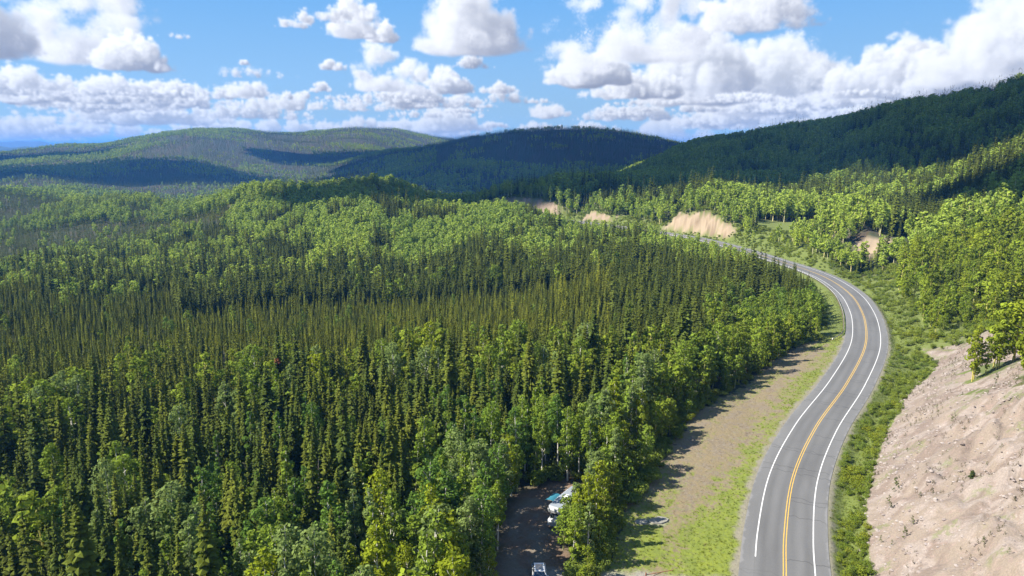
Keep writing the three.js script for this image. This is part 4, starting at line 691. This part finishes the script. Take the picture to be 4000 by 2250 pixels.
// ---------------------------------------------------------------- low growth
(function lowGrowth() {
  const rnd = rng(77), items = [];
  const push = (x, z, h, kind) => items.push({ x, z, y: H(x, z), h, v: rnd(), k: rnd(), t: rnd(), kind });
  for (let k = 0; k <= NS; k++) { // along the road
    const cz = CL[k].z, c = cutInfo(cz), near = cz > -185;
    if (cz > -55) continue;
    const nR = near ? 9 : 12, wide = near ? c.toe + 1.2 : 34;
    for (let i = 0; i < nR; i++) { const f = near ? rnd() : Math.pow(rnd(), 1.15), u = lerp(near ? 6.7 : 7.2, wide, f), p = side(k, u, 0), x = p[0] + (rnd() - .5) * 2, z = p[2] + (rnd() - .5) * 2, patch = fbm2(x / 5, z / 5, 2); if (u < 9 && patch < .42) continue; const g = ground(x, z); if (g.bare > .5 || g.q.d < 6.4) continue; push(x, z, near ? (.55 + rnd() * .75) * (.6 + patch) : (.5 + rnd() * 1.1 + f * 1.3) * (.55 + patch * .8), 'verge'); }
    if (cz < -196) for (let i = 0; i < 3; i++) { const u = (cz > -300 ? -11 : -9) - rnd() * 9, p = side(k, u, 0); push(p[0], p[2], .7 + rnd() * 1.3, 'bank'); }
  }
  for (let i = 0; i < 520; i++) { const j = 1 + Math.floor(rnd() * (TREELINE.length - 1)), t = rnd(), x = lerp(TREELINE[j - 1][0], TREELINE[j][0], t) - .6 - rnd() * 4, z = lerp(TREELINE[j - 1][1], TREELINE[j][1], t) + (rnd() - .5); if (z > -62 || lotSigned(x, z) > -.3) continue; push(x, z, .6 + rnd() * 1.6, 'edge'); }
  for (let i = 0; i < 4200; i++) { const A = -40 + rnd() * 60, r = 66 + rnd() * 85, x = r * Math.sin(A * DEG), z = -r * Math.cos(A * DEG); if (x > treelineX(z) || lotSigned(x, z) > -.5) continue; if (fbm2(x / 14, z / 14, 2) > .44) push(x, z, .8 + rnd() * 1.7, 'under'); }
  const rankS = t => { const r = Math.hypot(t.x, t.z), A = Math.atan2(t.x, -t.z) / DEG; return Math.abs(A) < 35.5 && (t.y - EYE) / r > -.63 && t.kind !== 'under' ? t.h / r : -1; };
  items.sort((a, b) => rankS(b) - rankS(a));
  const cl = t => { const b = fbm2(t.x / 9, t.z / 9, 2); return clamp(t.t * .6 + b * .7 - .15, 0, .999); };
  const SH = [[.130, .175, .020], [.170, .205, .020], [.205, .225, .020]].map(c => leafMat(...c)), word = ['green', 'bright green', 'yellow-green'];
  items.slice(0, 300).forEach(t => {
    const m = Math.floor(cl(t) * 3), sh = shrubs[Math.floor(t.k * 5)], q = road(t.x, t.z), sw = t.h > 1.3 ? 'tall' : t.h > .8 ? 'knee-high' : 'low', where = t.kind === 'edge' ? 'under the trees beside the grassy strip' : q.u > 0 ? (t.z > -100 ? 'in the near ditch below the bank' : t.z > -140 ? 'in the ditch, mid-bank' : 'in the verge beyond the bare bank') : 'on the slope below the guardrail';
    const g = thing('willow_shrub', `${sw} ${word[m]} leafy shrub ${where}`, 'shrub', `${sw} ${word[m]} shrubs ${where}`);
    part('stems', sh[0], M.deadBark, g); part('foliage', sh[1], SH[m], g); const s = t.h / 1.9; g.scale.set(s * (1 + t.v * .5), s, s * (1 + t.v * .5)); g.rotation.y = t.v * 6.28; g.position.set(t.x, t.y, t.z);
  });
  const sets = shrubs.map(s => ({ geo: s[1], mat: M.instLeaf, name: 'shrub_foliage', tall: 1.9, items: [] }));
  items.slice(300).forEach(t => { t.c = mix3([.12, .175, .032], [.21, .24, .030], cl(t)).map(v => v * (.85 + t.v * .3)); t.w = 1 + t.v * .5; sets[Math.floor(t.k * 5)].items.push(t); });
  wood('shrub_cover', 'willow scrub along the verges and under the trees', sets);
  // grass tufts
  const o = blank(); for (let k = 0; k < 9; k++) { const a = rnd() * 6.28, d = rnd() * .1, l = .12 + rnd() * .14, w = .018; tri(o, [Math.cos(a) * d - w, 0, Math.sin(a) * d], [Math.cos(a) * d + w, 0, Math.sin(a) * d + w], [Math.cos(a) * (d + l), .3 + rnd() * .25, Math.sin(a) * (d + l)], ONE, .8 + rnd() * .4); }
  const tuft = geom(o.pos, o.col, o.idx), ts = { geo: tuft, mat: M.instLeaf, name: 'grass_tuft', tall: .5, items: [] };
  for (let i = 0; i < 60000; i++) {
    const k = Math.floor(rnd() * NS * .5) + 18, left = rnd() < .62, u = left ? -5.6 - rnd() * 26 : 5.7 + rnd() * 9; if (CL[k].z > -58 || CL[k].z < -260) continue; const p = side(k, u, 0), jt = rnd() * 2; p[0] += CT[k].x * jt; p[2] += CT[k].z * jt; const q = road(p[0], p[2]);
    if (left && !openStrip(p[0], p[2], q) && q.d > 11) continue; if (p[2] > -84 && p[0] < 32 && left && p[2] > -80) continue;
    const g = ground(p[0], p[2]); if (g.bare > .3) continue; const c = groundColor(p[0], p[2], g, true), green = c[1] / c[0] > 1.02; if (!green && rnd() < .55) continue;
    ts.items.push({ x: p[0], z: p[2], y: g.h - .02, h: (green ? .16 + rnd() * .2 : .10 + rnd() * .12), w: 1.4, v: rnd(), k: rnd(), t: rnd(), c: c.map(v => v * (.85 + rnd() * .4)) });
  }
  wood('roadside_grass', 'rough grass growing over the mown strip and verges', [ts]);
  // stones on the bare bank
  const rocks = [1, 2, 3].map(s => ({ geo: (() => { const g = new THREE.IcosahedronGeometry(.5, 1), p = g.attributes.position; for (let i = 0; i < p.count; i++) { const f = .7 + .6 * vn3(p.getX(i) * 2.3 + s * 11, p.getY(i) * 2.3 + 40, p.getZ(i) * 2.3); p.setXYZ(i, p.getX(i) * f, p.getY(i) * f * .7, p.getZ(i) * f); } g.computeVertexNormals(); g.setAttribute('color', new THREE.Float32BufferAttribute(new Float32Array(p.count * 3).fill(1), 3)); return g; })(), mat: new THREE.MeshStandardMaterial({ vertexColors: true, roughness: 1 }), name: 'stone', tall: .7, items: [] }));
  for (let i = 0; i < 17000; i++) {
    const k = 14 + Math.floor(rnd() * 82), c = cutInfo(CL[k].z), d = Math.pow(rnd(), 1.2) * 30, p = side(k, c.toe - .3 + d, 0), jt = rnd() * 2, x = p[0] + CT[k].x * jt, z = p[2] + CT[k].z * jt, g = ground(x, z); if (g.bare < .5 && d > 1.5) continue; if (fbm2(x / 4, z / 4, 2) < .36) continue;
    const s = .04 + Math.pow(rnd(), 6) * .3, c0 = mix3([.15, .115, .095], [.28, .24, .21], rnd()); rocks[i % 3].items.push({ x, z, y: g.h + s * .1, h: s, w: 1.3, v: rnd(), k: rnd(), t: rnd(), c: mix3(c0, [.25, .21, .20], rnd() * .4) });
  }
  wood('scree', 'loose stones scattered over the bare cut bank', rocks);
  // saplings and bushes on the bank
  const SAP = [[56.6, -97.1, 2.6], [53.6, -92.9, 2.2], [66, -117.5, 2], [78.5, -135.5, 2], [50.8, -84, 2], [52.5, -85.3, 1.5], [56.7, -91.1, 1], [71, -119.3, .8], [84.1, -117.9, 2.2], [89.2, -130.5, 1.6], [81.6, -111, 1.1], [79.4, -112.7, .9], [73.8, -111.8, 1.2], [71.8, -106.1, .7], [76, -101.4, .9], [73.2, -103.4, .9], [70.2, -96.5, .7], [67.2, -107, .7], [65.3, -100.6, .5], [63, -90.2, .9], [64.5, -96.3, .6], [67.1, -91.2, .8], [65.5, -91.2, .7], [85, -139.6, .7], [53.9, -73.8, 1], [53.6, -69.5, .8], [48.9, -85.7, 1.1], [49.1, -83.4, .8], [73.3, -111.4, 1.3], [74.8, -117.8, 1.1], [70.9, -92, .8], [66.8, -87, .6], [88.4, -148.7, 1.1], [97.8, -146.7, 1.2], [105.3, -162, 1]];
  const shape = []; for (let i = 0; i < 4; i++) { const r = rng(950 + i), t = blank(), o2 = blank(), b = []; stem(t, [0, -.2, 0], [.08, 2, 0], .03, .008, 4, 4, .15, r); for (let k = 0; k < 7; k++) { const a = r() * 6.28, y = .5 + k * .22, d = .32 * (1 - y / 3); b.push([Math.cos(a) * d, y, Math.sin(a) * d, .16]); stem(t, [0, y - .15, 0], b[k].slice(0, 3), .01, .004, 3, 1, 0, r); } leafCrown(o2, b, 70, .16, r, ONE); shape.push([geom(t.pos, null, t.idx), geom(o2.pos, o2.col, o2.idx)]); }
  const sm = leafMat(.10, .125, .03), dk = needleMat(.03, .04, .012);
  const sorted = SAP.map((s, i) => ({ s, i }));
  sorted.forEach(({ s: [x, z, h], i }) => {
    const spr = i === 19, tall = h > 1.4, zone = z > -90 ? 'near the bottom of the bare bank' : z > -108 ? 'on the middle of the bare bank' : z > -125 ? 'on the upper middle of the bare bank' : 'near the far end of the bare bank', low = x - (44 - (z + 80) * .68) < 6 ? 'low down' : 'high up';
    const g = thing(spr ? 'young_spruce' : 'sapling', spr ? 'dark round little spruce alone on the bare bank' : `${tall ? 'thin leafy sapling' : 'stunted little sapling'} ${low} ${zone}`, spr ? 'shrub' : 'sapling', spr ? undefined : `${tall ? 'thin' : 'stunted'} saplings ${low} ${zone}`);
    const y = H(x, z);
    if (spr) { const r = rng(3), c = blank(), t = blank(); spruceCrown(c, 1.1, .62, 12, 7, 2, r, ONE); stem(t, [0, -.2, 0], [0, 1, 0], .03, .01, 4, 1, 0, r); part('trunk', geom(t.pos, null, t.idx), M.spruceBark, g); part('crown', geom(c.pos, c.col, c.idx), dk, g); g.position.set(x, y, z); return; }
    const sh = shape[i % 4]; part('stem', sh[0], M.deadBark, g); part('leaves', sh[1], sm, g); const s = h / 2; g.scale.set(s * 1.25, s, s * 1.25); g.rotation.y = i * 1.7; g.position.set(x, y, z);
  });
  // small dry weeds over the bank
  const ws = { geo: shape[1][1], mat: M.instLeaf, name: 'weed', tall: 2, items: [] };
  for (let i = 0; i < 3200; i++) { const k = 14 + Math.floor(rnd() * 82), c = cutInfo(CL[k].z), p = side(k, c.toe + rnd() * 26, 0), jt = rnd() * 2, x = p[0] + CT[k].x * jt, z = p[2] + CT[k].z * jt, g = ground(x, z); if (g.bare < .4 || fbm2(x / 6 + 30, z / 6, 2) < .46) continue; ws.items.push({ x, z, y: g.h - .1, h: .3 + rnd() * .5, w: 1.3, v: rnd(), k: rnd(), t: rnd(), c: mix3([.075, .085, .025], [.15, .11, .06], rnd()) }); }
  wood('bank_weeds', 'dry weeds scattered over the bare cut bank', [ws]);
})();
// ---- dead trees, and rust-coloured brooms in a few spruces
(function deadwood() {
  const snag = (x, z, h, lean, label) => { const g = thing('dead_tree', label, 'dead tree'), r = rng(Math.abs(x * 31 + z * 17) | 0), t = blank(), b = blank(); stem(t, [0, -.4, 0], [lean, h, lean * .3], .11, .02, 6, 4, .3, r); for (let k = 0; k < 26; k++) { const f = .2 + .75 * k / 26, a = r() * 6.28, l = (.5 + r() * .9) * (1.1 - f); stem(b, [lean * f, h * f, lean * .3 * f], [lean * f + Math.cos(a) * l, h * f - .2 + r() * .5, lean * .3 * f + Math.sin(a) * l], .022, .006, 3, 2, .15, r); } part('trunk', geom(t.pos, null, t.idx), M.deadBark, g); part('branches', geom(b.pos, null, b.idx), M.deadBark, g); g.position.set(x, H(x, z), z); };
  snag(-43, -100, 9.5, 1.0, 'bare grey dead spruce leaning among the trees at lower left'); snag(-55, -88, 8, .3, 'bare grey dead tree near the bottom left corner'); snag(7.5, -128, 9, .4, 'bare pale dead birch standing among the broadleaves behind the lot'); snag(-18, -93, 8.5, .5, 'bare grey dead tree left of the gravel lot');
  const rd = rng(61); for (let k = 0; k < 14; k++) { const A = -34 + k * 2.9 + rd() * 2, r0 = 92 + rd() * 70, x = r0 * Math.sin(A * DEG), z = -r0 * Math.cos(A * DEG); if (lotSigned(x, z) > -1 || x > treelineX(z) - 2) continue; snag(x, z, 6 + rd() * 5, (rd() - .5) * 2, `${['leftmost', 'second', 'third', 'fourth', 'fifth', 'sixth', 'seventh', 'eighth', 'ninth', 'tenth', 'eleventh', 'twelfth', 'thirteenth', 'fourteenth'][k]}${k ? ' from left' : ''} of the thin bare dead trees scattered in the foreground woods`); }
  const r = rng(8), o = blank(), b = []; for (let k = 0; k < 5; k++) b.push([(r() - .5) * .5, (r() - .5) * .4, (r() - .5) * .5, .3]); leafCrown(o, b, 90, .22, r); const broom = geom(o.pos, null, o.idx);
  const sp = scene.children.filter(c => c.name.startsWith('spruce_tree')); for (const i of [12, 40, 77, 105, 160]) { const s = sp[i]; const m = part('rust_broom', broom, M.rust, s); m.position.set(.5, 5.2 + (i % 4), .5); }
})();
// ---------------------------------------------------------------- far mountains on the left horizon
(function mountains() {
  const range = (name, label, r, a0, a1, peak, base, seed, col) => {
    const rows = [], n = 90; for (let i = 0; i <= n; i++) { const A = lerp(a0, a1, i / n), e = sstep(0, .12, i / n) * sstep(0, .25, 1 - i / n), hgt = base + peak * e * (.35 + .65 * fbm2(i * .11 + seed, seed, 4) * 1.5), row = []; for (let j = 0; j <= 6; j++) { const f = j / 6, rr = r * (1 + (f - .5) * .18), y = lerp(-60, hgt, Math.sin(f * Math.PI) ** .9 * (.9 + .2 * vn2(i * .4, j * 1.3 + seed))); row.push([rr * Math.sin(A * DEG), y, -rr * Math.cos(A * DEG)]); } rows.push(row); }
    const m = new THREE.Mesh(ribbon(rows), std(...col, 1, { side: THREE.DoubleSide })); m.name = name; m.userData = { kind: 'structure', label, category: 'mountains' }; m.castShadow = m.receiveShadow = true; scene.add(m);
  };
  range('mountain_range', 'pale blue mountains on the far left horizon', 14000, -50, -25.5, 110, 45, 4, [.08, .09, .08]);
  range('low_hills', 'low blue hills in front of the far mountains', 8000, -52, -27, 30, 38, 12, [.03, .05, .03]);
})();
// ---------------------------------------------------------------- clouds overhead that shade parts of the land
(function shadeClouds() {
  const mat = std(.85, .86, .88, 1);
  const cloud = (gx, gz, gy, rx, rz, high, seed, label) => { // shadow centre on the ground, radii across
    const r = rng(seed), gs = [], n = 16; for (let k = 0; k < n; k++) { const a = k * 2.4, d = Math.sqrt((k + .5) / n) * .8, s = .30 + .2 * r(), g = new THREE.IcosahedronGeometry(1, 3), p = g.attributes.position; for (let i = 0; i < p.count; i++) { const x = p.getX(i), y = p.getY(i), z = p.getZ(i), f = .75 + .5 * vn3(x * 1.8 + k * 7, y * 1.8 + seed, z * 1.8) + .25 * vn3(x * 5 + k, y * 5, z * 5); p.setXYZ(i, x * f, Math.max(y * f, -.25), z * f); } g.scale(rx * s, Math.min(rx, rz) * s * .8, rz * s); g.translate(Math.cos(a) * d * rx, (1 - d) * 25 * r(), Math.sin(a) * d * rz); gs.push(g); }
    const g = mergeGeometries(gs); g.computeVertexNormals(); const m = new THREE.Mesh(g, mat); m.name = numbered('cloud'); const k = high / -SUN_TRAVEL.y; m.position.set(gx - SUN_TRAVEL.x * k, gy + high, gz - SUN_TRAVEL.z * k); m.castShadow = m.receiveShadow = true; m.userData = { kind: 'structure', label, category: 'cloud' }; scene.add(m);
  };
  SHADOWS.forEach((s, i) => cloud(...s, 40 + i, 'cumulus cloud high overhead, above the picture'));
})();

// ---- things of one look and place are told apart by their order from left to right
(function order() {
  const words = ['first', 'second', 'third', 'fourth', 'fifth', 'sixth', 'seventh', 'eighth', 'ninth', 'tenth', 'eleventh', 'twelfth', 'thirteenth', 'fourteenth', 'fifteenth', 'sixteenth', 'seventeenth', 'eighteenth', 'nineteenth', 'twentieth'], by = new Map();
  for (const o of scene.children) if (o.userData.category && o.userData.group) { const l = o.userData.label; if (!by.has(l)) by.set(l, []); by.get(l).push(o); }
  for (const [l, os] of by) { if (os.length < 2) continue; os.sort((a, b) => a.position.x / -a.position.z - b.position.x / -b.position.z); os.forEach((o, i) => { o.userData.label = `${i === 0 ? 'leftmost' : i === os.length - 1 ? 'rightmost' : (words[i] ?? (i + 1) + 'th') + ' from left'}: ${l}`; }); }
})();
renderer.render(scene, camera);
